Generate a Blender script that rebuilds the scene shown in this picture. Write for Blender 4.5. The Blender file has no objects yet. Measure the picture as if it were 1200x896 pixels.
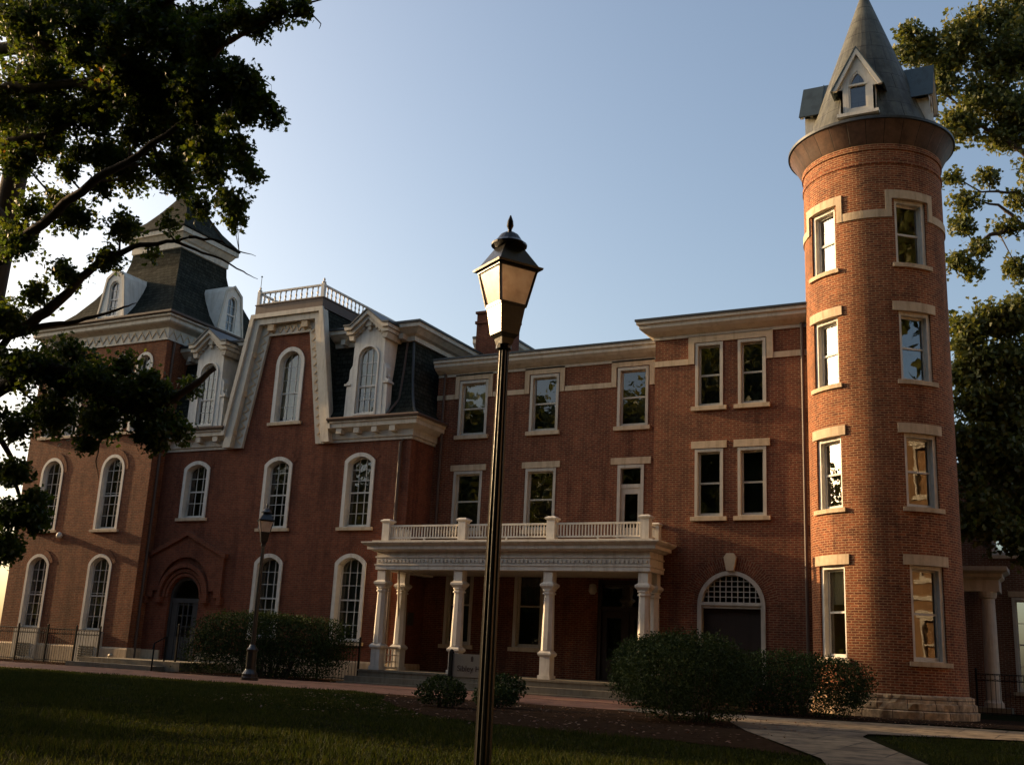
import bpy, math, random
from mathutils import Vector, Matrix
from mathutils.geometry import tessellate_polygon
random.seed(7)
sc = bpy.context.scene
COL = sc.collection
R = math.radians
PI = math.pi

# ------------------------------------------------------------------ materials
def mat(name):
    m = bpy.data.materials.new(name); m.use_nodes = True
    nt = m.node_tree
    b = nt.nodes['Principled BSDF']
    return m, nt, b
def N(nt, t, **k):
    n = nt.nodes.new(t)
    for a, v in k.items():
        if a in n.inputs: n.inputs[a].default_value = v
        else: setattr(n, a, v)
    return n
def L(nt, a, b): nt.links.new(a, b)
def ramp(nt, fac, cols):
    r = nt.nodes.new('ShaderNodeValToRGB')
    el = r.color_ramp.elements
    while len(el) < len(cols): el.new(0.5)
    for e, (p, c) in zip(el, cols):
        e.position = p; e.color = (*c, 1)
    L(nt, fac, r.inputs[0]); return r.outputs[0]
def noise(nt, scale, detail=4, coord='Object', rough=.6):
    tc = nt.nodes.new('ShaderNodeTexCoord')
    n = N(nt, 'ShaderNodeTexNoise', Scale=scale, Detail=detail, Roughness=rough)
    L(nt, tc.outputs[coord], n.inputs['Vector']); return n.outputs['Fac']
def streaks(nt, sx=2.2, sz=.25, detail=4):
    tc = nt.nodes.new('ShaderNodeTexCoord'); mp = nt.nodes.new('ShaderNodeMapping'); mp.inputs['Scale'].default_value = (sx, sx, sz)
    n = N(nt, 'ShaderNodeTexNoise', Scale=1.0, Detail=detail, Roughness=.65)
    L(nt, tc.outputs['Object'], mp.inputs[0]); L(nt, mp.outputs[0], n.inputs['Vector']); return n.outputs['Fac']
def mixc(nt, fac, a, b, mode='MIX'):
    m = nt.nodes.new('ShaderNodeMix'); m.data_type = 'RGBA'; m.blend_type = mode
    for s, v in ((m.inputs[0], fac), (m.inputs[6], a), (m.inputs[7], b)):
        if hasattr(v, 'is_output'): L(nt, v, s)
        elif isinstance(v, (int, float)): s.default_value = v
        else: s.default_value = (*v, 1)
    return m.outputs[2]

def brick_mat(name, c1, c2, mortar, bw=.215, bh=.068, ms=.010, bump=.5, rough=.88, var=.35, stain=.25):
    m, nt, b = mat(name)
    uv = nt.nodes.new('ShaderNodeTexCoord')
    # small wobble so that the courses are not ruler straight
    w = N(nt, 'ShaderNodeTexNoise', Scale=5.0, Detail=2.0)
    L(nt, uv.outputs['UV'], w.inputs['Vector'])
    vm = nt.nodes.new('ShaderNodeVectorMath'); vm.operation = 'SCALE'; vm.inputs[3].default_value = .010
    L(nt, w.outputs['Color'], vm.inputs[0])
    va = nt.nodes.new('ShaderNodeVectorMath'); va.operation = 'ADD'
    L(nt, uv.outputs['UV'], va.inputs[0]); L(nt, vm.outputs[0], va.inputs[1])
    t = nt.nodes.new('ShaderNodeTexBrick')
    t.inputs['Scale'].default_value = 1; t.inputs['Mortar Size'].default_value = ms
    t.inputs['Mortar Smooth'].default_value = .3
    t.inputs['Brick Width'].default_value = bw; t.inputs['Row Height'].default_value = bh
    t.inputs['Color1'].default_value = (*c1, 1); t.inputs['Color2'].default_value = (*c2, 1)
    t.inputs['Mortar'].default_value = (*mortar, 1); t.inputs['Bias'].default_value = 0
    L(nt, va.outputs[0], t.inputs['Vector'])
    n1 = noise(nt, .55, 5); n2 = noise(nt, 9, 3); n3 = noise(nt, 2.2, 6, rough=.75)
    c = mixc(nt, var, t.outputs['Color'], ramp(nt, n2, [(.3, (.45, .45, .45)), (.7, (1.35, 1.3, 1.25))]), 'MULTIPLY')
    c = mixc(nt, stain, c, ramp(nt, n1, [(.32, (.35, .33, .33)), (.62, (1.15, 1.12, 1.1))]), 'MULTIPLY')
    c = mixc(nt, stain, c, ramp(nt, n3, [(.35, (.6, .58, .56)), (.65, (1.25, 1.2, 1.2))]), 'MULTIPLY')
    c = mixc(nt, min(.9, stain * 1.6), c, ramp(nt, streaks(nt), [(.36, (.42, .38, .36)), (.5, (1, 1, 1)), (.68, (1.25, 1.2, 1.12))]), 'MULTIPLY')
    L(nt, c, b.inputs['Base Color'])
    b.inputs['Roughness'].default_value = rough; b.inputs['Specular IOR Level'].default_value = .25
    h = nt.nodes.new('ShaderNodeMath'); h.operation = 'MULTIPLY_ADD'
    L(nt, n2, h.inputs[0]); h.inputs[1].default_value = .5
    inv = nt.nodes.new('ShaderNodeMath'); inv.operation = 'SUBTRACT'; inv.inputs[0].default_value = 1
    L(nt, t.outputs['Fac'], inv.inputs[1]); L(nt, inv.outputs[0], h.inputs[2])
    bp = N(nt, 'ShaderNodeBump', Strength=bump, Distance=.012)
    L(nt, h.outputs[0], bp.inputs['Height']); L(nt, bp.outputs[0], b.inputs['Normal'])
    return m

def plain(name, col, rough=.6, var=.25, scale=6, metal=0, bump=0, spec=.4, dark=None):
    m, nt, b = mat(name)
    n = noise(nt, scale, 5)
    n2 = noise(nt, scale * .17, 3)
    d = dark or tuple(x * .55 for x in col)
    c = mixc(nt, var, col, ramp(nt, n, [(.3, d), (.7, tuple(min(1, x * 1.15) for x in col))]))
    c = mixc(nt, var * .6, c, ramp(nt, n2, [(.35, d), (.65, col)]))
    c = mixc(nt, min(.8, var * 1.5), c, ramp(nt, streaks(nt, 5, .5), [(.38, (.62, .56, .48)), (.5, (1, 1, 1)), (.7, (1.08, 1.07, 1.05))]), 'MULTIPLY')
    L(nt, c, b.inputs['Base Color'])
    b.inputs['Roughness'].default_value = rough; b.inputs['Metallic'].default_value = metal
    b.inputs['Specular IOR Level'].default_value = spec
    if bump:
        bp = N(nt, 'ShaderNodeBump', Strength=bump, Distance=.02)
        L(nt, n, bp.inputs['Height']); L(nt, bp.outputs[0], b.inputs['Normal'])
    return m

M = {}
M['brick_old'] = brick_mat('old red brick', (.30, .098, .040), (.21, .064, .029), (.25, .15, .085), bump=1.0, var=.45, stain=.3)
M['brick_hall'] = brick_mat('hall red brick', (.205, .058, .028), (.155, .043, .022), (.17, .09, .053), bump=.6, var=.4, stain=.3)
M['brick_wing'] = brick_mat('wing brick', (.205, .058, .027), (.14, .039, .021), (.25, .15, .085), ms=.012, bump=.6, var=.5, stain=.35)
M['brick_round'] = brick_mat('round tower brick', (.30, .088, .034), (.145, .040, .020), (.38, .23, .12), ms=.013, bump=.6, var=.5, stain=.3)
M['brick_far'] = brick_mat('far brick', (.21, .09, .055), (.16, .07, .04), (.35, .28, .2))
M['brick_yard'] = brick_mat('courtyard brick', (.26, .14, .06), (.2, .10, .045), (.34, .25, .15))
M['paver'] = brick_mat('brick walk', (.36, .17, .10), (.27, .12, .075), (.28, .2, .15), bw=.22, bh=.11, ms=.008, bump=.4)
M['slate'] = brick_mat('slate roof', (.042, .046, .037), (.022, .025, .020), (.006, .006, .005), bw=.24, bh=.17, ms=.012, bump=1.0, rough=.75, var=.4)
M['slate'].node_tree.nodes['Principled BSDF'].inputs['Specular IOR Level'].default_value = .06; M['slate'].node_tree.nodes['Principled BSDF'].inputs['Roughness'].default_value = .95
M['cone'] = brick_mat('grey metal shingle panels', (.125, .13, .105), (.095, .10, .085), (.02, .02, .018), bw=.95, bh=.62, ms=.012, bump=.5, rough=.5, var=.3, stain=.45)
M['copper'] = brick_mat('brown copper panels', (.12, .070, .046), (.085, .048, .034), (.03, .02, .014), bw=.5, bh=4.0, ms=.012, bump=.5, rough=.5, var=.3, stain=.4)
M['rock'] = brick_mat('rough limestone', (.52, .40, .25), (.42, .31, .19), (.14, .10, .07), bw=.75, bh=.27, ms=.014, bump=1.0, var=.7, stain=.5)
M['white'] = plain('white paint', (.68, .64, .56), .55, .28, 5)
M['trim'] = plain('cream trim paint', (.54, .49, .40), .6, .30, 4)
M['stone'] = plain('buff limestone', (.60, .46, .30), .8, .35, 7, bump=.25)
M['sash'] = plain('sash paint', (.66, .62, .55), .5, .12, 8)
M['slatemetal'] = plain('dark roof metal', (.055, .06, .062), .45, .3, 3, metal=.3)
M['greenmetal'] = plain('blue grey sheet metal', (.065, .085, .085), .4, .35, 2.5, metal=.4)
M['brownmetal'] = plain('brown fascia', (.10, .065, .048), .6, .3, 3)
M['iron'] = plain('black iron', (.009, .009, .008), .65, .3, 20, bump=.1, spec=.15)
M['lamppaint'] = plain('black lamp paint', (.018, .017, .015), .3, .3, 30, bump=.1, spec=.6)
M['pathslab'] = brick_mat('path concrete', (.20, .165, .115), (.165, .135, .095), (.05, .04, .03), bw=1.55, bh=1.5, ms=.02, bump=.3, var=.5, stain=.5)
M['concrete'] = plain('concrete', (.21, .18, .13), .9, .35, 9, bump=.3)
M['door'] = plain('dark door', (.035, .022, .016), .45, .3, 5)
M['greydoor'] = plain('grey painted door', (.055, .056, .055), .5, .2, 5)
M['inside'] = plain('unlit room darkness', (.05, .04, .03), .9, .2, 2)  # darkness of unlit rooms put into the colour
M['room'] = plain('cream plaster', (.66, .50, .26), .9, .12, 3)
M['blind'] = plain('window shade cloth', (.62, .50, .30), .9, .15, 3)
M['curtain'] = plain('grey curtain', (.20, .18, .15), .9, .3, 6)
M['bark'] = plain('bark', (.075, .058, .042), .95, .5, 14, bump=.9)
M['mulch'] = plain('mulch', (.055, .034, .022), 1, .8, 60, bump=1, dark=(.02, .014, .01), spec=0)
M['soil'] = plain('ground', (.022, .024, .011), 1, .5, 4, bump=.5, spec=0)
M['plaque'] = plain('bronze plaque', (.05, .045, .035), .4, .2, 10)
M['signwhite'] = plain('sign paint', (.27, .23, .18), .6, .12, 6)
M['signtext'] = plain('sign lettering', (.06, .035, .025), .6, .05, 6)

def glass_mat(name, tint, boost=2.2, rough=.015, wav=.02, wscale=2.5):
    m = bpy.data.materials.new(name); m.use_nodes = True; nt = m.node_tree; nt.nodes.clear()
    o = nt.nodes.new('ShaderNodeOutputMaterial')
    tr = N(nt, 'ShaderNodeBsdfTransparent'); tr.inputs[0].default_value = (*tint, 1)
    gl = nt.nodes.new('ShaderNodeBsdfGlossy'); gl.inputs['Roughness'].default_value = rough
    gl.inputs[0].default_value = (.95, .95, .95, 1)
    fr = N(nt, 'ShaderNodeFresnel', IOR=1.5)
    mu = nt.nodes.new('ShaderNodeMath'); mu.operation = 'MULTIPLY'; mu.use_clamp = True
    mu.inputs[1].default_value = boost
    n = noise(nt, wscale, 2)
    bp = N(nt, 'ShaderNodeBump', Strength=wav, Distance=.3)
    L(nt, n, bp.inputs['Height']); L(nt, bp.outputs[0], gl.inputs['Normal'])
    mx = nt.nodes.new('ShaderNodeMixShader')
    L(nt, fr.outputs[0], mu.inputs[0]); L(nt, mu.outputs[0], mx.inputs[0])
    L(nt, tr.outputs[0], mx.inputs[1]); L(nt, gl.outputs[0], mx.inputs[2]); L(nt, mx.outputs[0], o.inputs[0])
    return m
M['glass'] = glass_mat('old wavy window glass', (.75, .78, .75), 2.4, .02, .05, 2.2)
M['glass_flat'] = glass_mat('window glass', (.8, .82, .8), 2.8, .01, .007, 1.2)

def frosted():
    m = bpy.data.materials.new('frosted lantern panel'); m.use_nodes = True; nt = m.node_tree; nt.nodes.clear()
    o = nt.nodes.new('ShaderNodeOutputMaterial')
    n = noise(nt, 7, 5)
    c = ramp(nt, n, [(.25, (.62, .46, .36)), (.55, (.86, .74, .64)), (.8, (.92, .85, .78))])
    d = nt.nodes.new('ShaderNodeBsdfDiffuse'); t = nt.nodes.new('ShaderNodeBsdfTranslucent')
    g = nt.nodes.new('ShaderNodeBsdfGlossy'); g.inputs['Roughness'].default_value = .25
    L(nt, c, d.inputs[0]); L(nt, c, t.inputs[0])
    m1 = nt.nodes.new('ShaderNodeMixShader'); m1.inputs[0].default_value = .6
    m2 = nt.nodes.new('ShaderNodeMixShader'); m2.inputs[0].default_value = .1
    L(nt, d.outputs[0], m1.inputs[1]); L(nt, t.outputs[0], m1.inputs[2])
    L(nt, m1.outputs[0], m2.inputs[1]); L(nt, g.outputs[0], m2.inputs[2]); L(nt, m2.outputs[0], o.inputs[0])
    return m
M['frosted'] = frosted()

def leaf_mat(name, cols, trans=.35, scale=.8):
    m = bpy.data.materials.new(name); m.use_nodes = True; nt = m.node_tree; nt.nodes.clear()
    o = nt.nodes.new('ShaderNodeOutputMaterial')
    g = nt.nodes.new('ShaderNodeNewGeometry')
    rnd = g.outputs['Random Per Island']
    n = noise(nt, scale, 3)
    ad = nt.nodes.new('ShaderNodeMath'); ad.operation = 'MULTIPLY_ADD'
    L(nt, rnd, ad.inputs[0]); ad.inputs[1].default_value = .6
    sb = nt.nodes.new('ShaderNodeMath'); sb.operation = 'MULTIPLY'; sb.inputs[1].default_value = .5
    L(nt, n, sb.inputs[0]); L(nt, sb.outputs[0], ad.inputs[2])
    c = ramp(nt, ad.outputs[0], cols)
    p = nt.nodes.new('ShaderNodeBsdfPrincipled'); p.inputs['Roughness'].default_value = .5
    p.inputs['Specular IOR Level'].default_value = .35
    t = nt.nodes.new('ShaderNodeBsdfTranslucent')
    hs = N(nt, 'ShaderNodeHueSaturation', Hue=.47, Saturation=1.15, Value=1.5)
    L(nt, c, hs.inputs['Color']); L(nt, hs.outputs[0], t.inputs[0]); L(nt, c, p.inputs['Base Color'])
    mx = nt.nodes.new('ShaderNodeMixShader'); mx.inputs[0].default_value = trans
    L(nt, p.outputs[0], mx.inputs[1]); L(nt, t.outputs[0], mx.inputs[2]); L(nt, mx.outputs[0], o.inputs[0])
    return m
M['leaf_left'] = leaf_mat('sweet gum leaves', [(.1, (.018, .034, .010)), (.5, (.040, .072, .016)), (.85, (.085, .11, .02)), (.97, (.17, .07, .03))], .5)
M['leaf_right'] = leaf_mat('oak leaves', [(.1, (.035, .05, .015)), (.5, (.075, .095, .025)), (.9, (.14, .14, .035))], .38, .35)
M['leaf_hedge'] = leaf_mat('hedge leaves', [(.1, (.010, .022, .006)), (.6, (.022, .042, .010)), (.95, (.045, .068, .016))], .1, 1.5)
for n_ in M['leaf_hedge'].node_tree.nodes:
    if n_.type == 'BSDF_PRINCIPLED': n_.inputs['Roughness'].default_value = .75; n_.inputs['Specular IOR Level'].default_value = .15
M['grass'] = leaf_mat('grass blades', [(.1, (.014, .024, .007)), (.6, (.026, .040, .010)), (.95, (.055, .055, .018))], .3, .6)
for n_ in M['grass'].node_tree.nodes:
    if n_.type == 'BSDF_PRINCIPLED': n_.inputs['Roughness'].default_value = .8; n_.inputs['Specular IOR Level'].default_value = .08
M['litter'] = leaf_mat('fallen leaves', [(.1, (.10, .05, .025)), (.6, (.18, .09, .04)), (.95, (.3, .2, .1))], .1, 2)

# ------------------------------------------------------------------ mesh helpers
class MB:
    def __init__(s): s.v = []; s.f = []; s.uv = []; s.mi = []; s.m = 0
    def add(s, vs, fs, uvs=None):
        o = len(s.v); s.v += [tuple(p) for p in vs]
        for i, f in enumerate(fs):
            s.f.append(tuple(o + k for k in f)); s.mi.append(s.m)
            s.uv.append([uvs[k] for k in f] if uvs else None)
        return s
    def box(s, x0, x1, y0, y1, z0, z1):
        v = [(x, y, z) for z in (z0, z1) for y in (y0, y1) for x in (x0, x1)]
        return s.add(v, [(0, 2, 3, 1), (4, 5, 7, 6), (0, 1, 5, 4), (2, 6, 7, 3), (0, 4, 6, 2), (1, 3, 7, 5)])
    def prism(s, poly, y0, y1):                      # poly in (x, z), extruded along y
        n = len(poly)
        a = sum(poly[i][0] * poly[(i + 1) % n][1] - poly[(i + 1) % n][0] * poly[i][1] for i in range(n))
        if a < 0: poly = poly[::-1]
        v = [(x, y0, z) for x, z in poly] + [(x, y1, z) for x, z in poly]
        tri = tessellate_polygon([[Vector((x, z, 0)) for x, z in poly]]) if n > 4 else [tuple(range(n))]
        fs = []
        for t in tri:
            t = tuple(t)
            ar = sum(poly[t[i]][0] * poly[t[(i + 1) % len(t)]][1] - poly[t[(i + 1) % len(t)]][0] * poly[t[i]][1] for i in range(len(t)))
            if ar < 0: t = t[::-1]
            fs.append(t); fs.append(tuple(k + n for k in t[::-1]))
        for i in range(n):
            j = (i + 1) % n; fs.append((j, i, i + n, j + n))
        return s.add(v, fs)
    def plan(s, poly, z0, z1):                       # poly in (x, y), extruded along z
        n = len(poly)
        a = sum(poly[i][0] * poly[(i + 1) % n][1] - poly[(i + 1) % n][0] * poly[i][1] for i in range(n))
        if a < 0: poly = poly[::-1]
        v = [(x, y, z0) for x, y in poly] + [(x, y, z1) for x, y in poly]
        fs = [tuple(range(n))[::-1], tuple(range(n, 2 * n))]
        for i in range(n):
            j = (i + 1) % n; fs.append((i, j, j + n, i + n))
        return s.add(v, fs)
    def ring(s, outer, inner, y0, y1, closed=True):  # band between two outlines in (x, z)
        n = len(outer); v = []
        for y in (y0, y1):
            v += [(x, y, z) for x, z in outer] + [(x, y, z) for x, z in inner]
        fs = []
        rng = range(n) if closed else range(n - 1)
        for i in rng:
            j = (i + 1) % n
            fs += [(i, j, n + j, n + i), (2 * n + i, 3 * n + i, 3 * n + j, 2 * n + j),
                   (i, 2 * n + i, 2 * n + j, j), (n + i, n + j, 3 * n + j, 3 * n + i)]
        if not closed:
            fs += [(0, n, 3 * n, 2 * n), (n - 1, 3 * n - 1, 4 * n - 1, 2 * n - 1)]
        return s.add(v, fs)
    def sweep(s, path, prof, closed=False):          # prof = closed loop of (outward, z); path in plan, outward = right side
        n = len(path); k = len(prof); v = []
        for i, p in enumerate(path):
            p = Vector(p)
            a = (p - Vector(path[i - 1])).normalized() if (i > 0 or closed) else None
            b = (Vector(path[(i + 1) % n]) - p).normalized() if (i < n - 1 or closed) else None
            if a is None: a = b
            if b is None: b = a
            na = Vector((a.y, -a.x)); nb = Vector((b.y, -b.x))
            mt = (na + nb); mt /= max(.2, mt.dot(na))
            v += [(p.x + mt.x * d, p.y + mt.y * d, z) for d, z in prof]
        fs = []
        for i in range(n if closed else n - 1):
            j = (i + 1) % n
            for q in range(k):
                w = (q + 1) % k
                fs.append((i * k + q, i * k + w, j * k + w, j * k + q))
        if not closed:
            fs.append(tuple(range(k))[::-1]); fs.append(tuple((n - 1) * k + q for q in range(k)))
        return s.add(v, fs)
    def lathe(s, prof, cx=0, cy=0, n=16, z=0, sq=False, rot=0, capb=True, capt=True):
        v = []; k = len(prof)
        for r, h in prof:
            for i in range(n):
                t = rot + 2 * PI * i / n
                v.append((cx + r * math.cos(t), cy + r * math.sin(t), z + h))
        fs = []
        for a in range(k - 1):
            for i in range(n):
                j = (i + 1) % n
                fs.append((a * n + i, a * n + j, (a + 1) * n + j, (a + 1) * n + i))
        if capb: fs.append(tuple(range(n))[::-1])
        if capt: fs.append(tuple((k - 1) * n + i for i in range(n)))
        return s.add(v, fs)
    def tube(s, pts, rad, n=5, cap=True):
        pts = [Vector(p) for p in pts]
        if isinstance(rad, (int, float)): rad = [rad] * len(pts)
        v = []; up = Vector((.3, .2, 1)).normalized()
        for i, p in enumerate(pts):
            d = (pts[min(i + 1, len(pts) - 1)] - pts[max(i - 1, 0)])
            if d.length < 1e-6: d = Vector((0, 0, 1))
            d.normalize()
            a = d.cross(up)
            if a.length < .05: a = d.cross(Vector((1, 0, 0)))
            a.normalize(); b = d.cross(a); up = a.cross(d) if False else up
            for k in range(n):
                t = 2 * PI * k / n
                v.append(p + (a * math.cos(t) + b * math.sin(t)) * rad[i])
        fs = []
        for i in range(len(pts) - 1):
            for k in range(n):
                j = (k + 1) % n
                fs.append((i * n + k, i * n + j, (i + 1) * n + j, (i + 1) * n + k))
        if cap: fs += [tuple(range(n))[::-1], tuple((len(pts) - 1) * n + k for k in range(n))]
        return s.add(v, fs)
    def panel(s, outer, holes, y, depth):            # wall sheet facing -y with reveals
        loops = [[Vector((x, z, 0)) for x, z in outer]] + [[Vector((x, z, 0)) for x, z in h] for h in holes]
        flat = [p for l in loops for p in l]
        fs = []
        for t in tessellate_polygon(loops):
            a, b, c = (flat[i] for i in t)
            ar = (b.x - a.x) * (c.y - a.y) - (c.x - a.x) * (b.y - a.y)
            if abs(ar) < 1e-9: continue
            fs.append(tuple(t) if ar > 0 else tuple(t)[::-1])
        s.add([(p.x, y, p.y) for p in flat], fs)
        for h in holes:
            n = len(h)
            a = sum(h[i][0] * h[(i + 1) % n][1] - h[(i + 1) % n][0] * h[i][1] for i in range(n))
            if a < 0: h = h[::-1]
            v = [(x, y, z) for x, z in h] + [(x, y + depth, z) for x, z in h]
            s.add(v, [(i, (i + 1) % n, (i + 1) % n + n, i + n) for i in range(n)])
        return s
    def build(s, name, mats, parent=None, loc=(0, 0, 0), rz=0, smooth=False):
        me = bpy.data.meshes.new(name)
        me.from_pydata(s.v, [], s.f)
        if not isinstance(mats, (list, tuple)): mats = [mats]
        for m in mats: me.materials.append(M[m] if isinstance(m, str) else m)
        uvl = me.uv_layers.new(name='UVMap').data
        co = s.v
        for p, uv in zip(me.polygons, s.uv):
            p.material_index = s.mi[p.index]; p.use_smooth = smooth
            n = p.normal
            for k, li in enumerate(p.loop_indices):
                if uv: uvl[li].uv = uv[k]; continue
                x, y, z = co[me.loops[li].vertex_index]
                ax, ay, az = abs(n.x), abs(n.y), abs(n.z)
                if az > .85 and az >= ax and az >= ay: uvl[li].uv = (x, y)
                elif ax > ay: uvl[li].uv = (y, z)
                else: uvl[li].uv = (x, z)
        o = bpy.data.objects.new(name, me); COL.objects.link(o)
        o.parent = parent; o.location = loc; o.rotation_euler = (0, 0, rz)
        return o

def tag(o, label=None, cat=None, group=None, kind=None):
    if label: o['label'] = label
    if cat: o['category'] = cat
    if group: o['group'] = group
    if kind: o['kind'] = kind
    return o
def thing(name, label, cat, loc=(0, 0, 0), rz=0, group=None):
    o = bpy.data.objects.new(name, None); COL.objects.link(o); o.location = loc; o.rotation_euler = (0, 0, rz)
    o.empty_display_size = .3
    return tag(o, label, cat, group)
def copy_tree(o, parent=None):
    c = o.copy(); COL.objects.link(c); c.parent = parent
    for ch in list(o.children): copy_tree(ch, c)
    return c

# ------------------------------------------------------------------ windows
def outline(a, z0, ztop, rise, n=12, cx=0):
    """closed outline, half width a, sill z0, crown ztop; rise 0 = flat, a = round, less = segmental"""
    if rise <= 0:
        return [(cx - a, z0), (cx + a, z0), (cx + a, ztop), (cx - a, ztop)]
    zs = ztop - rise
    rr = (a * a + rise * rise) / (2 * rise); zc = ztop - rr; t0 = math.asin(min(1, a / rr))
    if rise >= a * .999: t0 = PI / 2
    pts = [(cx - a, z0), (cx + a, z0)]
    for i in range(n + 1):
        t = t0 - 2 * t0 * i / n
        pts.append((cx + rr * math.sin(t), zc + rr * math.cos(t)))
    return pts
def inner_of(a, z0, ztop, rise, c, cb=None):
    a2 = a - c; r2 = rise * a2 / a
    return (a2, z0 + (cb if cb is not None else c), ztop - c, r2)
def height_at(x, a, ztop, rise):
    if rise <= 0: return ztop
    rr = (a * a + rise * rise) / (2 * rise)
    return ztop - rr + math.sqrt(max(0, rr * rr - x * x))

def window(parent, cx, y, z0, ztop, w, rise=0, cas=.09, proud=.03, sashy=.16, cols=1, rows=1, meet=.5, sill=.12, sillw=.12,
           lintel=None, rz=0, loc=None, blind=None, casmat='white', glass='glass_flat', door=False, blindfrac=1, sillproud=.1, hood=False):
    """sash window standing in a wall opening: frame object with glass, sill, lintel and shade children"""
    a = w / 2; h = ztop - z0
    o3 = loc or (cx, y, z0)
    s = MB()
    out = (a, 0, h, rise); inn = inner_of(*out, cas, .03)
    O = outline(*out); I = outline(*inn)
    s.ring(O, I, -proud, sashy + .09)
    # sash rails and stiles
    a1, b1, t1, r1 = inn; st = .055
    i2 = inner_of(a1, b1, t1, r1, st, .09)
    O2 = outline(a1 - .002, b1, t1 - .002, r1); I2 = outline(*i2)
    s.ring(O2, I2, sashy, sashy + .05)
    a2, b2, t2, r2 = i2
    zm = b2 + (t2 - b2) * meet
    if meet: s.box(-a2, a2, sashy - .01, sashy + .045, zm - .025, zm + .03)
    mt = .012 if cols > 1 else 0
    for k in range(1, cols):
        x = -a2 + 2 * a2 * k / cols
        s.box(x - mt, x + mt, sashy + .008, sashy + .04, b2, height_at(x, a2, t2, r2) + .01)
    nr = rows
    for k in range(1, nr):
        z = b2 + (t2 - b2) * k / nr
        if meet and abs(z - zm) < .08: continue
        xx = a2 if z < t2 - r2 else math.sqrt(max(0, ((a2 * a2 + r2 * r2) / (2 * r2)) ** 2 - (z - (t2 - (a2 * a2 + r2 * r2) / (2 * r2))) ** 2))
        s.box(-xx, xx, sashy + .010, sashy + .038, z - .012, z + .012)
    f = s.build('window', casmat, parent, o3, rz)
    g = MB(); g.add([(x, sashy + .03, z) for x, z in I2], [tuple(range(len(I2)))]); g.build('pane', glass, f)
    if sill:
        q = MB(); q.box(-a - sillw, a + sillw, -sillproud, sashy, -sill, -.004)
        q.build('sill', 'stone' if casmat != 'white_w' else 'white', f)
    if lintel:
        q = MB(); q.box(-a - lintel[1], a + lintel[1], -.05, .1, h + .02, h + .02 + lintel[0]); q.build('lintel', 'stone', f)
    if blind:
        q = MB(); zb = b2 + (t2 - b2) * (1 - blindfrac)
        pts = [(x, z) for x, z in outline(a1 - .01, max(zb, .02), t1 - .01, r1)]
        # shallow folds so that it reads as cloth
        xs = [(-a1 + .01) + (2 * a1 - .02) * i / 14 for i in range(15)]
        v = []; 
        for x in xs:
            yy = sashy + .13 + .02 * math.sin(x * 40)
            v += [(x, yy, max(zb, .02)), (x, yy, height_at(x, a1, t1, r1) - .01)]
        q.add(v, [(2 * i, 2 * i + 2, 2 * i + 3, 2 * i + 1) for i in range(14)])
        q.build('shade', blind, f)
    return f
# ------------------------------------------------------------------ square corner tower (left)
TX0, TX1, TY = -40.9, -33.35, 31.8
tower = thing('square_tower', 'orange brick square tower with flared slate roof at the left end of the hall', 'tower', (-37.1, 35.5, 0))
def P(root):                                        # world to local of a thing
    l = root.location
    return (-l.x, -l.y, -l.z)
# all tower parts are written in world metres and parented with an inverse offset
def put(o, root):
    o.parent = root; o.matrix_parent_inverse = Matrix.Translation(-Vector(root.location)); return o
def bld(mb, name, mats, root, **k):
    return put(mb.build(name, mats, None, **k), root)
def win(root, *a, **k):
    return put(window(None, *a, **k), root)

def opening(cx, z0, ztop, w, rise): return outline(w / 2, z0, ztop, rise, cx=cx)
def facade(root, poly, wins, y, m, name='wall', depth=.28):
    mb = MB(); mb.panel(poly, [opening(*w) for w in wins], y, depth); return mb

# window lists: (cx, z0, ztop, w, rise)
TW = [(-39.12, 1.3, 4.38, 1.34, .42), (-35.45, 1.3, 4.38, 1.34, .42),
      (-39.12, 5.38, 8.52, 1.36, .68), (-35.48, 5.38, 8.52, 1.36, .68),
      (-39.75, 9.45, 12.9, .98, .49), (-38.45, 9.45, 12.9, .98, .49), (-35.75, 9.45, 12.9, .98, .49), (-34.5, 9.45, 12.9, .98, .49)]
mb = facade(tower, [(TX0, 0), (TX1, 0), (TX1, 13.5), (TX0, 13.5)], TW, TY, 'brick_old')
mb.add([(TX1, TY, 0), (TX1, 39.3, 0), (TX1, 39.3, 13.5), (TX1, TY, 13.5), (TX0, TY, 0), (TX0, 39.3, 0), (TX0, 39.3, 13.5), (TX0, TY, 13.5)],
       [(0, 1, 2, 3), (5, 4, 7, 6), (1, 5, 6, 2)])
mb.build  # keep reference
bld(mb, 'wall', 'brick_old', tower)
for i, (cx, z0, zt, w, r) in enumerate(TW):
    win(tower, cx, TY, z0, zt, w, r, cas=.13, proud=.025, sashy=.17, cols=3, rows=[6, 6, 6, 6, 5, 5, 5, 5][i], meet=.46, glass='glass',
        sill=.11 if i > 1 else 0, blind='curtain' if i in (0, 1) else None, blindfrac=.9)
# plinth and cream panels with louvres under the low windows
mb = MB(); mb.sweep([(TX0, 39), (TX0, TY), (TX1, TY), (TX1, 32.5)], [(0, -.3), (.09, -.3), (.09, .66), (.05, .72), (0, .72)])
bld(mb, 'plinth', 'stone', tower)
for cx in (-39.12, -35.45):
    mb = MB(); mb.box(cx - .72, cx + .72, TY - .13, TY, .06, 1.28)
    p = bld(mb, 'window_apron', 'trim', tower)
    q = MB()
    for k in range(6): q.box(cx - .42, cx + .42, TY - .15, TY - .131, .22 + k * .09, .26 + k * .09)
    bld(q, 'louvre', 'slatemetal', tower)
    q = MB(); q.ring(outline(.86, 0, .34, 0, cx=cx), outline(.86, 0, .34, 0, cx=cx), 0, 0) if False else None
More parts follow.
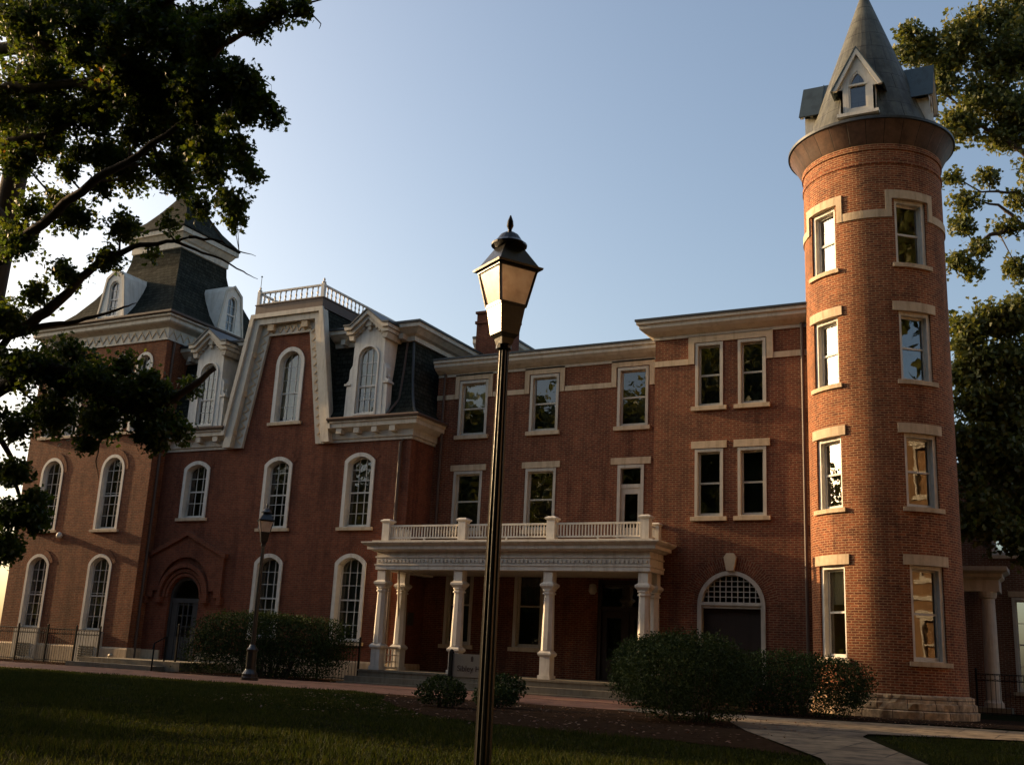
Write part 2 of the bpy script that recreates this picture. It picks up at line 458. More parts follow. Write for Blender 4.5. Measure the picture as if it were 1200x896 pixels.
# brick arches over the windows
def brick_arch(root, cx, ztop, w, rise, y, th=.24, material='brick_old'):
    a = w / 2 + .01
    o = outline(a + th, ztop - rise, ztop + th, rise + th * (rise / a) if rise < a else rise + th)[2:]
    i = outline(a, ztop - rise, ztop, rise)[2:]
    o = outline(a + th * .8, ztop - rise - .02, ztop + th, max(rise, .02) * (1 + th / a))[2:]
    mb = MB(); n = len(o); v = []; uv = []
    ln = 0
    for k in range(n):
        if k: ln += math.dist(i[k], i[k - 1])
        v += [(o[k][0] + cx, y - .02, o[k][1]), (i[k][0] + cx, y - .02, i[k][1])]
        uv += [(th, ln), (0, ln)]
    mb.add(v, [(2 * k, 2 * k + 1, 2 * k + 3, 2 * k + 2) for k in range(n - 1)], uv)
    v2 = []
    for k in range(n): v2 += [(o[k][0] + cx, y - .02, o[k][1]), (o[k][0] + cx, y + .01, o[k][1])]
    mb.add(v2, [(2 * k, 2 * k + 2, 2 * k + 3, 2 * k + 1) for k in range(n - 1)])
    return bld(mb, 'brick_arch', material, root)
for cx, z0, zt, w, r in TW[:4]: brick_arch(tower, cx, zt, w, r, TY)
# cornice with zigzag frieze
CP = [(TX0, 39.3), (TX0, TY), (TX1, TY), (TX1, 39.3)]
mb = MB(); mb.sweep(CP, [(0, 13.34), (.07, 13.34), (.07, 13.86), (.16, 13.92), (.34, 14.0), (.40, 14.06), (.40, 14.2), (.50, 14.26), (.50, 14.34), (0, 14.34)])
bld(mb, 'cornice', 'trim', tower)
mb = MB()
def zig(mb, x0, x1, z0, z1, y, n, t=.035, pr=.03):
    for k in range(n):
        xa = x0 + (x1 - x0) * k / n; xb = x0 + (x1 - x0) * (k + 1) / n
        za, zb = (z0, z1) if k % 2 == 0 else (z1, z0)
        mb.prism([(xa, za - t), (xb, zb - t), (xb, zb + t), (xa, za + t)], y - pr, y)
zig(mb, TX0, TX1, 13.45, 13.76, TY - .071, 36)
v0 = len(mb.v)
q = MB(); zig(q, TY, 39.3, 13.45, 13.76, 0, 36)
q.v = [(TX1 + .071 - y, x, z) for x, y, z in q.v]
mb.add(q.v, q.f)
bld(mb, 'zigzag_frieze', 'stone', tower)
mb = MB(); mb.sweep(CP, [(.3, 14.345), (.56, 14.345), (.60, 14.38), (.60, 14.46), (.3, 14.50)])
bld(mb, 'gutter', 'brownmetal', tower)
# flared slate roof: square sections
cx, cy = -37.12, 35.55
def square_roof(prof, m, name, root, n=4):
    mb = MB(); c = [(1, -1), (1, 1), (-1, 1), (-1, -1)]
    v = []; 
    for h, z in prof: v += [(cx + a * h, cy + b * h, z) for a, b in c]
    fs = []; 
    for k in range(len(prof) - 1):
        for i in range(4):
            j = (i + 1) % 4; fs.append((k * 4 + i, k * 4 + j, (k + 1) * 4 + j, (k + 1) * 4 + i))
    fs.append(tuple((len(prof) - 1) * 4 + i for i in range(4)))
    mb.add(v, fs); return bld(mb, name, m, root)
square_roof([(4.05, 14.46), (3.55, 14.75), (3.0, 15.4), (2.5, 16.2), (2.05, 17.1), (1.66, 17.75), (1.56, 18.2), (1.5, 19.0)], 'slate', 'roof', tower)
square_roof([(1.53, 18.62), (1.58, 18.64), (1.58, 18.98), (1.66, 19.05), (1.80, 19.28), (1.88, 19.3), (1.88, 19.52), (1.5, 19.62)], 'trim', 'cap_cornice', tower)
square_roof([(1.92, 19.53), (1.92, 19.62), (1.25, 20.35), (.85, 20.95), (.48, 21.6), (.15, 22.25), (.04, 22.4)], 'slate', 'cap_roof', tower)
mb = MB(); mb.lathe([(.10, 0), (.14, .1), (.05, .2), (.05, .5), (.12, .6), (.03, .8), (.01, 1.1)], cx, cy, 8, 22.3); bld(mb, 'finial', 'iron', tower)
# dormers of the tower roof, white, tapered, arched
def slim_dormer(root, x, y, z, rz):
    W, T, H = .88, .50, 2.45
    face = [(-W, 0), (W, 0), (T, H - .35), (T * .7, H - .1), (0, H), (-T * .7, H - .1), (-T, H - .35)]
    mb = MB()
    hole = outline(.30, .28, 1.95, .30)
    mb.panel(face, [hole], 0, .25)
    n = len(face)
    v = [(a, 0, b) for a, b in face] + [(a * .95, 2.6, b) for a, b in face]
    mb.add(v, [((i + 1) % n, i, i + n, (i + 1) % n + n) for i in range(n)])
    d = mb.build('dormer', 'white', None, (x, y, z), rz); put(d, root)
    t = MB(); t.ring([(-W - .03, -.02), (W + .03, -.02), (T + .04, H - .32), (0, H + .05), (-T - .04, H - .32)],
                     [(-W + .07, .08), (W - .07, .08), (T - .05, H - .40), (0, H - .08), (-T + .05, H - .40)], -.06, .0)
    t.build('dormer_trim', 'trim', d)
    w = window(d, 0, 0, 0, 0, 1, loc=(0, 0.02, .28)) if False else None
    s = MB(); s.ring(outline(.30, .28, 1.95, .30), outline(.24, .34, 1.89, .24), .05, .14)
    s.box(-.24, .24, .08, .12, 1.06, 1.12); s.box(-.012, .012, .09, .12, .34, 1.88)
    s.box(-.24, .24, .09, .12, .72, .74); s.box(-.24, .24, .09, .12, 1.5, 1.52)
    f = s.build('window', 'sash', d)
    g = MB(); O = outline(.24, .34, 1.89, .24); g.add([(a, .12, b) for a, b in O], [tuple(range(len(O)))]); g.build('pane', 'glass', d)
    r = MB(); r.sweep([(-.31, .01), (.31, .01)], [(0, .18), (.1, .18), (.1, .26), (0, .26)]); r.build('sill', 'white', d)
    return d
slim_dormer(tower, cx, cy - 3.62, 14.52, 0)
slim_dormer(tower, cx + 3.62, cy, 14.52, PI / 2)
slim_dormer(tower, cx - 3.62, cy, 14.52, -PI / 2)
# wall lamp and downspout
mb = MB(); mb.lathe([(.03, 0), (.11, .02), (.13, .12), (.09, .22), (.03, .25)], -37.95, TY - .14, 10, 5.02); mb.box(-37.99, -37.91, TY - .15, TY, 5.1, 5.16)
bld(mb, 'wall_lamp', 'white', tower, smooth=True)
mb = MB(); mb.tube([(TX1 + .07, TY + .35, 13.3), (TX1 + .07, TY + .35, .3)], .055, 8); bld(mb, 'downspout', 'brownmetal', tower)

# ------------------------------------------------------------------ mansard hall
HX0, HX1, HY = -33.35, -21.24, 32.5
hall = thing('mansard_hall', 'red brick hall with a tall middle gable, slate mansard and white roof balustrade', 'building', (-27.3, 36, 0))
HW = [(-31.45, 5.88, 8.2, 1.38, .30), (-27.27, 5.42, 8.2, 1.36, .30), (-23.43, 5.42, 8.2, 1.36, .30),
      (-27.27, 1.33, 4.46, 1.36, .34), (-23.47, 1.33, 4.46, 1.38, .34), (-27.2, 9.58, 12.65, 1.4, .70)]
DOOR = (-31.38, .34, 3.55, 1.6, .8)
poly = [(HX0, 0), (HX1, 0), (HX1, 8.66), (-25.05, 8.66), (-25.72, 14.0), (-28.98, 14.0), (-29.65, 8.66), (HX0, 8.66)]
mb = MB(); mb.panel(poly, [opening(*w) for w in HW] + [opening(*DOOR)], HY, .30)
mb.add([(HX1, HY, 0), (HX1, 44, 0), (HX1, 44, 9.3), (HX1, HY, 9.3), (HX0, HY, 0), (HX0, 44, 0), (HX0, 44, 9.3), (HX0, HY, 9.3)], [(0, 1, 2, 3), (5, 4, 7, 6), (1, 5, 6, 2)])
bld(mb, 'wall', 'brick_hall', hall)
mb = MB(); mb.sweep([(HX0, HY), (-32.3, HY)], [(0, -.3), (.06, -.3), (.06, .7), (0, .7)]); mb.sweep([(-30.4, HY), (HX1, HY), (HX1, 34)], [(0, -.3), (.06, -.3), (.06, .62), (.03, .68), (0, .68)])
bld(mb, 'plinth', 'stone', hall)
for i, (cx_, z0, zt, w, r) in enumerate(HW):
    win(hall, cx_, HY, z0, zt, w, r, cas=.15 if i < 5 else .17, proud=.05, sashy=.20, cols=3, rows=[4, 6, 6, 6, 6, 5][i], meet=.48 if i != 5 else .4, glass='glass',
        sill=.12, blind='curtain' if i in (3, 4) else ('blind' if i == 5 else None), blindfrac=.95)
    if i < 5: brick_arch(hall, cx_, zt, w, r, HY, .26, 'brick_hall')
# arched entrance with brick hood relief
cxd = DOOR[0]
mb = MB()
outer = [(cxd - 1.95, 0.1), (cxd - 1.62, .1), (cxd - 1.62, 3.0)] 
arc = [(cxd + 1.32 * math.cos(t), 3.0 + 1.32 * math.sin(t)) for t in [PI - PI * k / 16 for k in range(17)]]
poly = [(cxd - 1.95, 2.75), (cxd - 1.95, 4.35), (cxd, 5.2), (cxd + 1.95, 4.35), (cxd + 1.95, 2.75), (cxd + 1.6, 2.75), (cxd + 1.6, 3.0)] + arc[::-1] + [(cxd - 1.6, 3.0), (cxd - 1.6, 2.75)]
mb.prism(poly, HY - .12, HY)
bld(mb, 'brick_hood', 'brick_hall', hall)
mb = MB(); mb.prism([(cxd - 2.08, 4.26), (cxd, 5.16), (cxd + 2.08, 4.26), (cxd + 2.08, 4.44), (cxd, 5.34), (cxd - 2.08, 4.44)], HY - .22, HY); bld(mb, 'hood_mould', 'brick_hall', hall)
for sx in (-1, 1):
    mb = MB()
    if 0: mb.prism([(cxd, 5.16), (cxd, 5.34), (cxd + sx * 2.08, 4.44), (cxd + sx * 2.08, 4.26)], HY - .22, HY)
    mb.box(min(cxd + sx * 1.86, cxd + sx * 2.06), max(cxd + sx * 1.86, cxd + sx * 2.06), HY - .2, HY, 2.5, 2.78)
    bld(mb, 'corbel', 'brick_hall', hall)
mb = MB()
for r0, r1, pr in ((1.32, 1.16, .17), (1.10, .98, .08), (.93, .82, .05)):
    o = [(cxd + r0 * math.cos(t), 2.75 + r0 * math.sin(t)) for t in [PI * k / 20 for k in range(21)]]
    i = [(cxd + r1 * math.cos(t), 2.75 + r1 * math.sin(t)) for t in [PI * k / 20 for k in range(21)]]
    mb.ring(o, i, HY - pr, HY, closed=False)
mb.box(cxd - 1.35, cxd - 1.05, HY - .2, HY, 2.55, 2.75); mb.box(cxd + 1.05, cxd + 1.35, HY - .2, HY, 2.55, 2.75)
bld(mb, 'arch_rings', 'brick_hall', hall)
mb = MB(); a = .8
mb.ring(outline(a, .34, 3.55, a, cx=cxd), outline(a - .1, .34, 3.45, a - .1, cx=cxd), HY + .12, HY + .3)
mb.box(cxd - .7, cxd + .7, HY + .14, HY + .26, 2.55, 2.72)
for k in (-1, 1): mb.box(cxd + k * .55 - .14, cxd + k * .55 + .14, HY + .16, HY + .24, .36, 2.55)
d = bld(mb, 'door_frame', 'greydoor', hall)
mb = MB(); mb.box(cxd - .41, cxd + .41, HY + .18, HY + .23, .36, 1.2)
for k in range(4): mb.box(cxd - .41 + k * .257, cxd - .36 + k * .257, HY + .18, HY + .22, 1.2, 2.55)
for k in range(4): mb.box(cxd - .4, cxd + .4, HY + .185, HY + .215, 1.2 + k * .42, 1.24 + k * .42)
dd = bld(mb, 'door', 'greydoor', hall)
mb = MB(); O = outline(.7, .4, 3.45, .7, cx=cxd); mb.add([(x, HY + .24, z) for x, z in O], [tuple(range(len(O)))]); bld(mb, 'door_glass', 'glass', hall)
# eave cornices
PR = [(0, 8.62), (.06, 8.62), (.06, 8.72), (.12, 8.74), (.12, 8.98), (.28, 9.06), (.40, 9.12), (.40, 9.26), (.46, 9.30), (.46, 9.38), (0, 9.38)]
LP = [(HX0 + .0, HY), (-29.9, HY)]; RP = [(-24.78, HY), (HX1, HY), (HX1, 34.05)]
RPL = [(-24.78, HY), (HX1, HY), (HX1, 44)]
mb = MB(); mb.sweep(LP, PR); mb.sweep([(-24.78, HY), (HX1, HY), (HX1, 44)], PR)
for x in (-33.1, -32.2, -31.3, -30.4, -24.3, -23.5, -22.7, -21.9):
    mb.box(x - .12, x + .12, HY - .36, HY - .1, 8.9, 9.12)
bld(mb, 'cornice', 'trim', hall)
mb = MB(); G = [(.40, 9.382), (.54, 9.382), (.56, 9.44), (.50, 9.50), (.3, 9.5)]
mb.sweep(LP, G); mb.sweep(RPL, G); bld(mb, 'gutter', 'brownmetal', hall)
# slate mansard with a concave foot
SL = [(.34, 9.45), (.02, 9.78), (-.20, 10.25), (-.38, 10.95), (-.50, 11.6), (-.62, 12.6), (-1.4, 12.6), (-1.4, 9.45)]
SL2 = [(-.22, 10.3), (-.38, 10.95), (-.50, 11.6), (-.62, 12.6), (-1.4, 12.6), (-1.4, 9.6), (-.15, 9.6), (-.12, 10.0)]
mb = MB(); mb.sweep([(HX0, HY), (-29.72, HY)], SL); mb.sweep([(-24.96, HY), (HX1, HY), (HX1, 44)], SL)
mb.sweep([(-29.72, HY), (-28.7, HY)], SL2); mb.sweep([(-26, HY), (-24.96, HY)], SL2)
bld(mb, 'mansard_roof', 'slate', hall)
UC = [(-.66, 12.56), (-.50, 12.56), (-.50, 12.74), (-.36, 12.80), (-.18, 12.96), (-.10, 13.0), (-.10, 13.16), (-.66, 13.16)]
mb = MB(); mb.sweep([(HX0, HY), (-28.8, HY)], UC); mb.sweep([(-25.6, HY), (HX1, HY), (HX1, 44)], UC)
for x in (-32.9, -30.5, -24.9, -22.2): mb.box(x - .1, x + .1, HY + .22, HY + .5, 12.6, 12.8)
bld(mb, 'upper_cornice', 'trim', hall)
UR = [(-.66, 13.162), (-.04, 13.162), (-.04, 13.24), (-.5, 13.34), (-1.2, 13.36)]
mb = MB(); mb.sweep([(HX0, HY), (-28.8, HY)], UR); mb.sweep([(-25.6, HY), (HX1, HY), (HX1, 44)], UR)
mb.plan([(HX0, HY + 1), (HX1 - 1, HY + 1), (HX1 - 1, 44), (HX0, 44)], 13.2, 13.34)
bld(mb, 'roof_deck', 'slatemetal', hall)
mb = MB(); mb.tube([(-22.12, 33.1, 12.6), (-22.1, 32.95, 11.4), (-22.06, 32.7, 10.2), (-22.2, 32.2, 9.55)], .045, 6); bld(mb, 'downspout', 'brownmetal', hall); mb = MB(); mb.tube([(HX1 + .02, HY + .1, 9.0), (HX1 - .42, HY - .07, 8.5), (HX1 - .42, HY - .07, .3)], .06, 8)
bld(mb, 'downspout', 'brownmetal', hall)
# corner ridge roll of the mansard
mb = MB(); mb.tube([(HX1 + d_, HY - d_, z_) for d_, z_ in SL[:6]], .05, 6); bld(mb, 'ridge_roll', 'slatemetal', hall)
# middle gable block
mb = MB(); mb.prism([(-29.78, 8.8), (-24.92, 8.8), (-25.66, 14.02), (-29.02, 14.02)], HY + .9, 39.5)
mb.ring([(-29.78, 8.8), (-29.02, 14.02), (-25.66, 14.02), (-24.92, 8.8)], [(-29.7, 8.8), (-28.96, 13.96), (-25.72, 13.96), (-25.0, 8.8)], HY + .03, HY + .9, closed=False)
bld(mb, 'gable_roof', 'slate', hall)
mb = MB(); gc = -27.34
o = [(gc - 2.62, 8.62), (gc - 1.70, 14.03), (gc + 1.70, 14.03), (gc + 2.62, 8.62)]
i = [(gc - 2.24, 8.62), (gc - 1.40, 13.62), (gc + 1.40, 13.62), (gc + 2.24, 8.62)]
mb.ring(o, i, HY - .36, HY + .04, closed=False)
o2 = [(gc - 2.70, 9.1), (gc - 1.80, 14.06), (gc + 1.80, 14.06), (gc + 2.70, 9.1)]
i2 = [(gc - 2.54, 9.1), (gc - 1.64, 13.88), (gc + 1.64, 13.88), (gc + 2.54, 9.1)]
mb.ring(o2, i2, HY - .46, HY - .361, closed=False)
bld(mb, 'gable_trim', 'trim', hall)
mb = MB()
i3 = [(gc - 1.82, 8.62), (gc - 1.02, 13.18), (gc + 1.02, 13.18), (gc + 1.82, 8.62)]
mb.ring(i, i3, HY - .12, HY - .002, closed=False)
bld(mb, 'gable_frieze', 'trim', hall)
mb = MB()
def zigline(mb, p, q, wd, y, n, t=.03):
    p = Vector(p); q = Vector(q); d = (q - p); nrm = Vector((-d.y, d.x)).normalized() * wd
    pts = [p + d * k / n + nrm * (1 if k % 2 else -1) for k in range(n + 1)]
    for a_, b_ in zip(pts, pts[1:]):
        e = (b_ - a_).normalized(); w_ = Vector((-e.y, e.x)) * t
        mb.prism([tuple(a_ + w_), tuple(b_ + w_), tuple(b_ - w_), tuple(a_ - w_)], y - .03, y)
zigline(mb, (gc - 2.03, 8.8), (gc - 1.22, 13.3), .13, HY - .121, 26)
zigline(mb, (gc + 2.03, 8.8), (gc + 1.22, 13.3), .13, HY - .121, 26)
zigline(mb, (gc - 1.1, 13.4), (gc + 1.1, 13.4), .13, HY - .121, 14)
for t in (.04, .36, .68):
    for s_ in (-1, 1):
        x = gc + s_ * (2.3 - .9 * t); z = 8.9 + 5 * t
        mb.box(x - .2, x + .14, HY - .30, HY - .122, z, z + .22)
for s_ in (-.85, .85): mb.box(gc + s_ - .15, gc + s_ + .15, HY - .30, HY - .10, 13.35, 13.62)
bld(mb, 'zigzag_frieze', 'stone', hall)
mb = MB(); mb.box(gc - 1.70, gc + 1.70, HY - .34, 38.6, 14.07, 14.46); mb.box(gc - 1.73, gc + 1.73, HY - .37, 38.6, 14.462, 14.50)
bld(mb, 'gable_cap', 'brownmetal', hall)
# roof balustrade
bal = MB(); X0, X1, Y0 = gc - 1.62, gc + 1.62, HY - .26
bal.box(X0, X1, Y0 - .05, Y0 + .05, 14.98, 15.05); bal.box(X1 - .05, X1 + .05, Y0, 38.4, 14.98, 15.05); bal.box(X0 - .05, X0 + .05, Y0, 38.4, 14.98, 15.05)
bal.box(X0, X1, Y0 - .04, Y0 + .04, 14.502, 14.55); bal.box(X1 - .04, X1 + .04, Y0, 38.4, 14.502, 14.55)
for x in (X0, X1):
    bal.box(x - .07, x + .07, Y0 - .07, Y0 + .07, 14.502, 15.08)
    bal.lathe([(.07, 0), (.09, .05), (.03, .1), (.05, .16), (.01, .24)], x, Y0, 8, 15.08)
bs = bld(bal, 'balustrade', 'white', hall)
proto = MB(); proto.lathe([(.045, 0), (.045, .05), (.02, .08), (.05, .18), (.02, .29), (.035, .36), (.045, .43)], 0, 0, 6)
b0 = proto.build('baluster', 'white', bs, (0, 0, 0), smooth=True)
spots = [(X0 + .27 + k * .27, Y0) for k in range(11)] + [(X1, Y0 + .28 + k * .27) for k in range(20)] + [(X0, Y0 + .28 + k * .27) for k in range(20)]
for k, (x, y) in enumerate(spots):
    c = b0 if k == 0 else b0.copy()
    if k: COL.objects.link(c); c.parent = bs
    c.location = (x, y, 14.55)
mb = MB(); mb.tube([(X0 - .02, Y0 + .02, 15.0), (X0 - .02, Y0 + .02, 15.75)], .012, 5); mb.lathe([(.01, 0), (.045, .04), (.01, .08)], X0 - .02, Y0 + .02, 6, 15.72)
bld(mb, 'lightning_rod', 'iron', hall)
# pedimented dormers
def big_dormer(root, x, rz=0):
    zb = 9.52; y = HY - .26
    A, T = .74, .69
    mb = MB()
    face = [(-A, 0), (A, 0), (T, 2.95), (T, 3.15), (0, 3.62), (-T, 3.15), (-T, 2.95)]
    mb.panel(face, [outline(.44, .12, 2.72, .44)], 0, .25)
    n = len(face)
    v = [(a_, 0, b_) for a_, b_ in face] + [(a_, 1.9, b_) for a_, b_ in face]
    mb.add(v, [((k + 1) % n, k, k + n, (k + 1) % n + n) for k in range(n)])
    d = mb.build('dormer', 'white', None, (x, y, zb), rz); put(d, root)
    t = MB()                                          # pediment: raking cornice with returns
    pk = lambda s_, e, z_: [(0, z_ + .72), (s_ * .74, z_ + .16), (s_ * e, z_ + .16), (s_ * e, z_ - .12 + .02), (s_ * .80, z_ - .10), (s_ * .70, z_ - .06), (0, z_ + .48)]
    for s_ in (-1, 1):
        t.prism([(0, 4.10), (s_ * .74, 3.50), (s_ * 1.00, 3.50), (s_ * 1.00, 3.36), (s_ * .72, 3.36), (0, 3.94)], -.34, 1.9)
        t.prism([(0, 3.93), (s_ * .72, 3.35), (s_ * .95, 3.35), (s_ * .95, 3.20), (s_ * .68, 3.20), (0, 3.76)], -.24, 1.9)
        t.prism([(s_ * .66, 3.19), (s_ * .90, 3.19), (s_ * .84, 2.98), (s_ * .66, 2.98)], -.15, 1.2)
    t.build('pediment', 'trim', d)
    q = MB()
    for s_ in (-1, 1):
        for k in range(4):
            x_ = s_ * (.16 + k * .14); z_ = 3.60 - k * .11
            q.prism([(x_ - .05, z_ - .1), (x_ + .05, z_ - .1), (x_ + .05, z_ + .06), (x_ - .05, z_ + .1)], -.10, .0)
    q.prism([(-.12, 3.5), (.12, 3.5), (.1, 3.8), (0, 3.9), (-.1, 3.8)], -.16, -.001); q.prism([(-.07, 3.35), (.07, 3.35), (.07, 3.5), (-.07, 3.5)], -.12, -.001)
    q.build('pediment_carving', 'trim', d)
    for s_ in (-1, 1):
        c = MB()
        c.prism([(s_ * A, 0), (s_ * (A + .20), 0), (s_ * (A + .18), 1.28), (s_ * (A + .22), 1.34), (s_ * (A + .10), 1.45), (s_ * (A + .09), 1.85), (s_ * (A + .0), 2.0), (s_ * T, 2.1)], .02, .35)
        c.box(min(s_ * A, s_ * (A + .26)), max(s_ * A, s_ * (A + .26)), -.04, .36, 1.24, 1.31)
        c.lathe([(.05, 0), (.07, .06), (.02, .14), (.05, .2), (.01, .3)], s_ * (A + .15), .15, 8, 1.31)
        c.build('scroll_bracket', 'white', d)
    s = MB(); I = inner_of(.44, .12, 2.72, .44, .07)
    s.ring(outline(.50, .06, 2.78, .50), outline(.44, .12, 2.72, .44), -.04, .02)
    s.ring(outline(.44, .12, 2.72, .44), outline(*I), .08, .16)
    a2, b2, t2, r2 = I
    for k in (1, 2):
        x_ = -a2 + 2 * a2 * k / 3; s.box(x_ - .013, x_ + .013, .09, .13, b2, height_at(x_, a2, t2, r2))
    for k in range(1, 5):
        z_ = b2 + (t2 - r2 * .2 - b2) * k / 5; s.box(-a2, a2, .095, .128, z_ - .012, z_ + .012)
    s.box(-a2, a2, .07, .14, 1.16, 1.22)
    s.build('window', 'sash', d)
    g = MB(); O = outline(*I); g.add([(a_, .125, b_) for a_, b_ in O], [tuple(range(len(O)))]); g.build('pane', 'glass', d)
    g = MB(); g.box(-.42, .42, .22, .24, 1.0, 2.7); g.build('shade', 'blind', d)
    g = MB(); g.prism([(-A - .1, -.06), (A + .1, -.06), (A + .1, 0), (-A - .1, 0)], -.14, .2); g.build('sill', 'white', d)
    r = MB()
    for s_ in (-1, 1): r.prism([(0, 4.11), (0, 4.17), (s_ * .74, 3.57), (s_ * 1.04, 3.57), (s_ * 1.04, 3.505), (s_ * .74, 3.505)], -.38, 1.9)
    r.build('dormer_roof', 'slatemetal', d)
    return d
big_dormer(hall, -23.27); big_dormer(hall, -31.2)

# ------------------------------------------------------------------ brick wing (recess and bay)
WY, BY = 34.1, 32.0
BX0, BX1 = -11.71, -6.6
wing = thing('brick_wing', 'plain three storey brick wing with flat roof and stone window hoods beside the round tower', 'building', (-14, 36, 0))
W3 = [(-19.65, 8.99, 11.1, 1.22, 0), (-16.7, 8.99, 11.1, 1.14, 0), (-13.28, 8.99, 11.1, 1.14, 0)]
W2 = [(-19.7, 5.45, 7.64, 1.2, 0), (-16.72, 5.45, 7.64, 1.2, 0), (-13.3, 4.72, 7.64, .96, 0)]
W1 = [(-19.78, 1.42, 4.25, 1.14, 0), (-16.98, 1.42, 4.25, 1.14, 0)]
WD = (-13.35, .47, 3.75, 2.1, 0)
mb = MB(); mb.panel([(HX1, 0), (BX0, 0), (BX0, 11.5), (HX1, 11.5)], [opening(*w) for w in W3 + W2 + W1 + [WD]], WY, .28)
B4 = [(-9.9, 8.99, 11.08, .90, 0), (-8.53, 8.99, 11.08, .88, 0), (-9.9, 5.52, 7.63, .90, 0), (-8.55, 5.52, 7.63, .88, 0)]
BA = (-9.21, .6, 3.88, 2.06, 1.0)
mb.panel([(BX0, 0), (BX1, 0), (BX1, 11.5), (BX0, 11.5)], [opening(*w) for w in B4 + [BA]], BY, .28)
mb.add([(BX0, BY, 0), (BX0, WY, 0), (BX0, WY, 11.5), (BX0, BY, 11.5)], [(1, 0, 3, 2)])
mb.add([(BX1, BY, 0), (BX1, 46, 0), (BX1, 46, 11.5), (BX1, BY, 11.5), (HX1, 46, 0), (HX1, 46, 11.5)], [(0, 1, 2, 3), (1, 4, 5, 2)])
bld(mb, 'wall', 'brick_wing', wing)
for i, w in enumerate(W3 + W2):
    if i == 5: continue
    win(wing, w[0], WY, *w[1:], cas=.10, sashy=.11, sill=.14, sillw=.1, lintel=(.22, .15) if i > 2 else None, casmat='trim',
        blind='blind' if i in (0,) else None, blindfrac=.45)
for w in W1: win(wing, w[0], WY, *w[1:], cas=.12, sashy=.11, sill=.14, casmat='trim', blind='curtain', blindfrac=.5)
for w in B4[:2]: win(wing, w[0], BY, *w[1:], cas=.09, sashy=.11, sill=.13, sillw=.12, casmat='trim')
for w in B4[2:]: win(wing, w[0], BY, *w[1:], cas=.09, sashy=.11, sill=.13, sillw=.12, lintel=(.23, .12), casmat='trim')
# balcony door
mb = MB(); x, z0, zt, w_ = -13.3, 4.72, 7.64, .96
mb.ring(outline(w_ / 2, z0, zt, 0, cx=x), outline(w_ / 2 - .11, z0 + .02, zt - .11, 0, cx=x), WY - .03, WY + .2)
mb.box(x - .37, x + .37, WY + .05, WY + .14, 6.85, 6.98)
bld(mb, 'door_frame', 'trim', wing)
mb = MB(); mb.ring(outline(.37, 4.74, 6.85, 0, cx=x), outline(.24, 5.6, 6.62, .14, cx=x)[:4] if False else outline(.24, 5.5, 6.65, 0, cx=x), WY + .08, WY + .13)
bld(mb, 'door', 'trim', wing)
mb = MB(); mb.box(x - .37, x + .37, WY + .115, WY + .12, 4.8, 7.5); bld(mb, 'door_glass', 'glass_flat', wing)
mb = MB(); mb.box(x - .73, x + .73, WY - .05, WY + .08, 7.66, 7.89); bld(mb, 'lintel', 'stone', wing)
# porch doorway
mb = MB(); x = WD[0]
mb.ring(outline(1.05, .47, 3.75, 0, cx=x), outline(.93, .49, 3.63, 0, cx=x), WY + .05, WY + .27)
mb.box(x - .93, x + .93, WY + .1, WY + .22, 2.75, 2.87); mb.box(x - .05, x + .05, WY + .1, WY + .22, .49, 2.75)
bld(mb, 'door_frame', 'door', wing)
for s_ in (-1, 1):
    mb = MB(); c_ = x + s_ * .49
    mb.ring(outline(.43, .5, 2.74, 0, cx=c_), outline(.26, 1.15, 2.5, 0, cx=c_), WY + .14, WY + .2); mb.box(c_ - .28, c_ + .28, WY + .15, WY + .19, .7, 1.05)
    dd = bld(mb, 'door', 'door', wing)
mb = MB(); mb.box(x - .92, x + .92, WY + .18, WY + .185, .5, 3.6); bld(mb, 'door_glass', 'glass_flat', wing)
# stone string courses and hoods
mb = MB(); S = [(0, 10.42), (.035, 10.42), (.035, 10.60), (0, 10.60)]
xs = [HX1] + [v_ for w in W3 for v_ in (w[0] - .82, w[0] + .82)] + [BX0]
for a_, b_ in zip(xs[::2], xs[1::2]):
    if b_ - a_ > .02: mb.sweep([(a_, WY), (b_, WY)], S)
for w in W3:
    c_ = w[0]; mb.ring([(c_ - .80, 10.42), (c_ - .80, 11.36), (c_ + .80, 11.36), (c_ + .80, 10.42)],
                       [(c_ - .62, 10.42), (c_ - .62, 11.13), (c_ + .62, 11.13), (c_ + .62, 10.42)], WY - .05, WY + .03, closed=False)
mb.sweep([(BX0, WY), (BX0, BY), (-10.58, BY)], [(0, 10.40), (.035, 10.40), (.035, 10.58), (0, 10.58)])
mb.sweep([(-7.86, BY), (-6.8, BY)], [(0, 10.40), (.035, 10.40), (.035, 10.58), (0, 10.58)])
mb.ring([(-10.58, 10.40), (-10.58, 11.32), (-7.86, 11.32), (-7.86, 10.40)], [(-10.38, 10.40), (-10.38, 11.10), (-8.06, 11.10), (-8.06, 10.40)], BY - .05, BY + .02, closed=False)
bld(mb, 'string_course', 'stone', wing)
CO = [(0, 11.30), (.05, 11.30), (.05, 11.40), (.12, 11.42), (.30, 11.52), (.42, 11.62), (.42, 11.72), (.50, 11.76), (.50, 11.86), (0, 11.86)]
mb = MB(); mb.sweep([(HX1 + .02, WY), (BX0, WY), (BX0, BY), (-6.6, BY)], CO); bld(mb, 'cornice', 'trim', wing)
mb = MB(); mb.plan([(HX1 + .02, WY - .54), (BX0 - .54, WY - .54), (BX0 - .54, BY - .54), (-6.55, BY - .54), (-6.55, 46), (HX1 + .02, 46)], 11.862, 11.93)
v = [(HX1 + .02, WY - .5, 11.93), (BX0 + .5, WY - .5, 11.93), (BX0 + .5, 38, 12.65), (HX1 + .02, 38, 12.65), (BX0 + .5, 46, 11.93), (HX1 + .02, 46, 11.93)]
mb.add(v, [(0, 1, 2, 3), (3, 2, 4, 5), (1, 4, 2)])
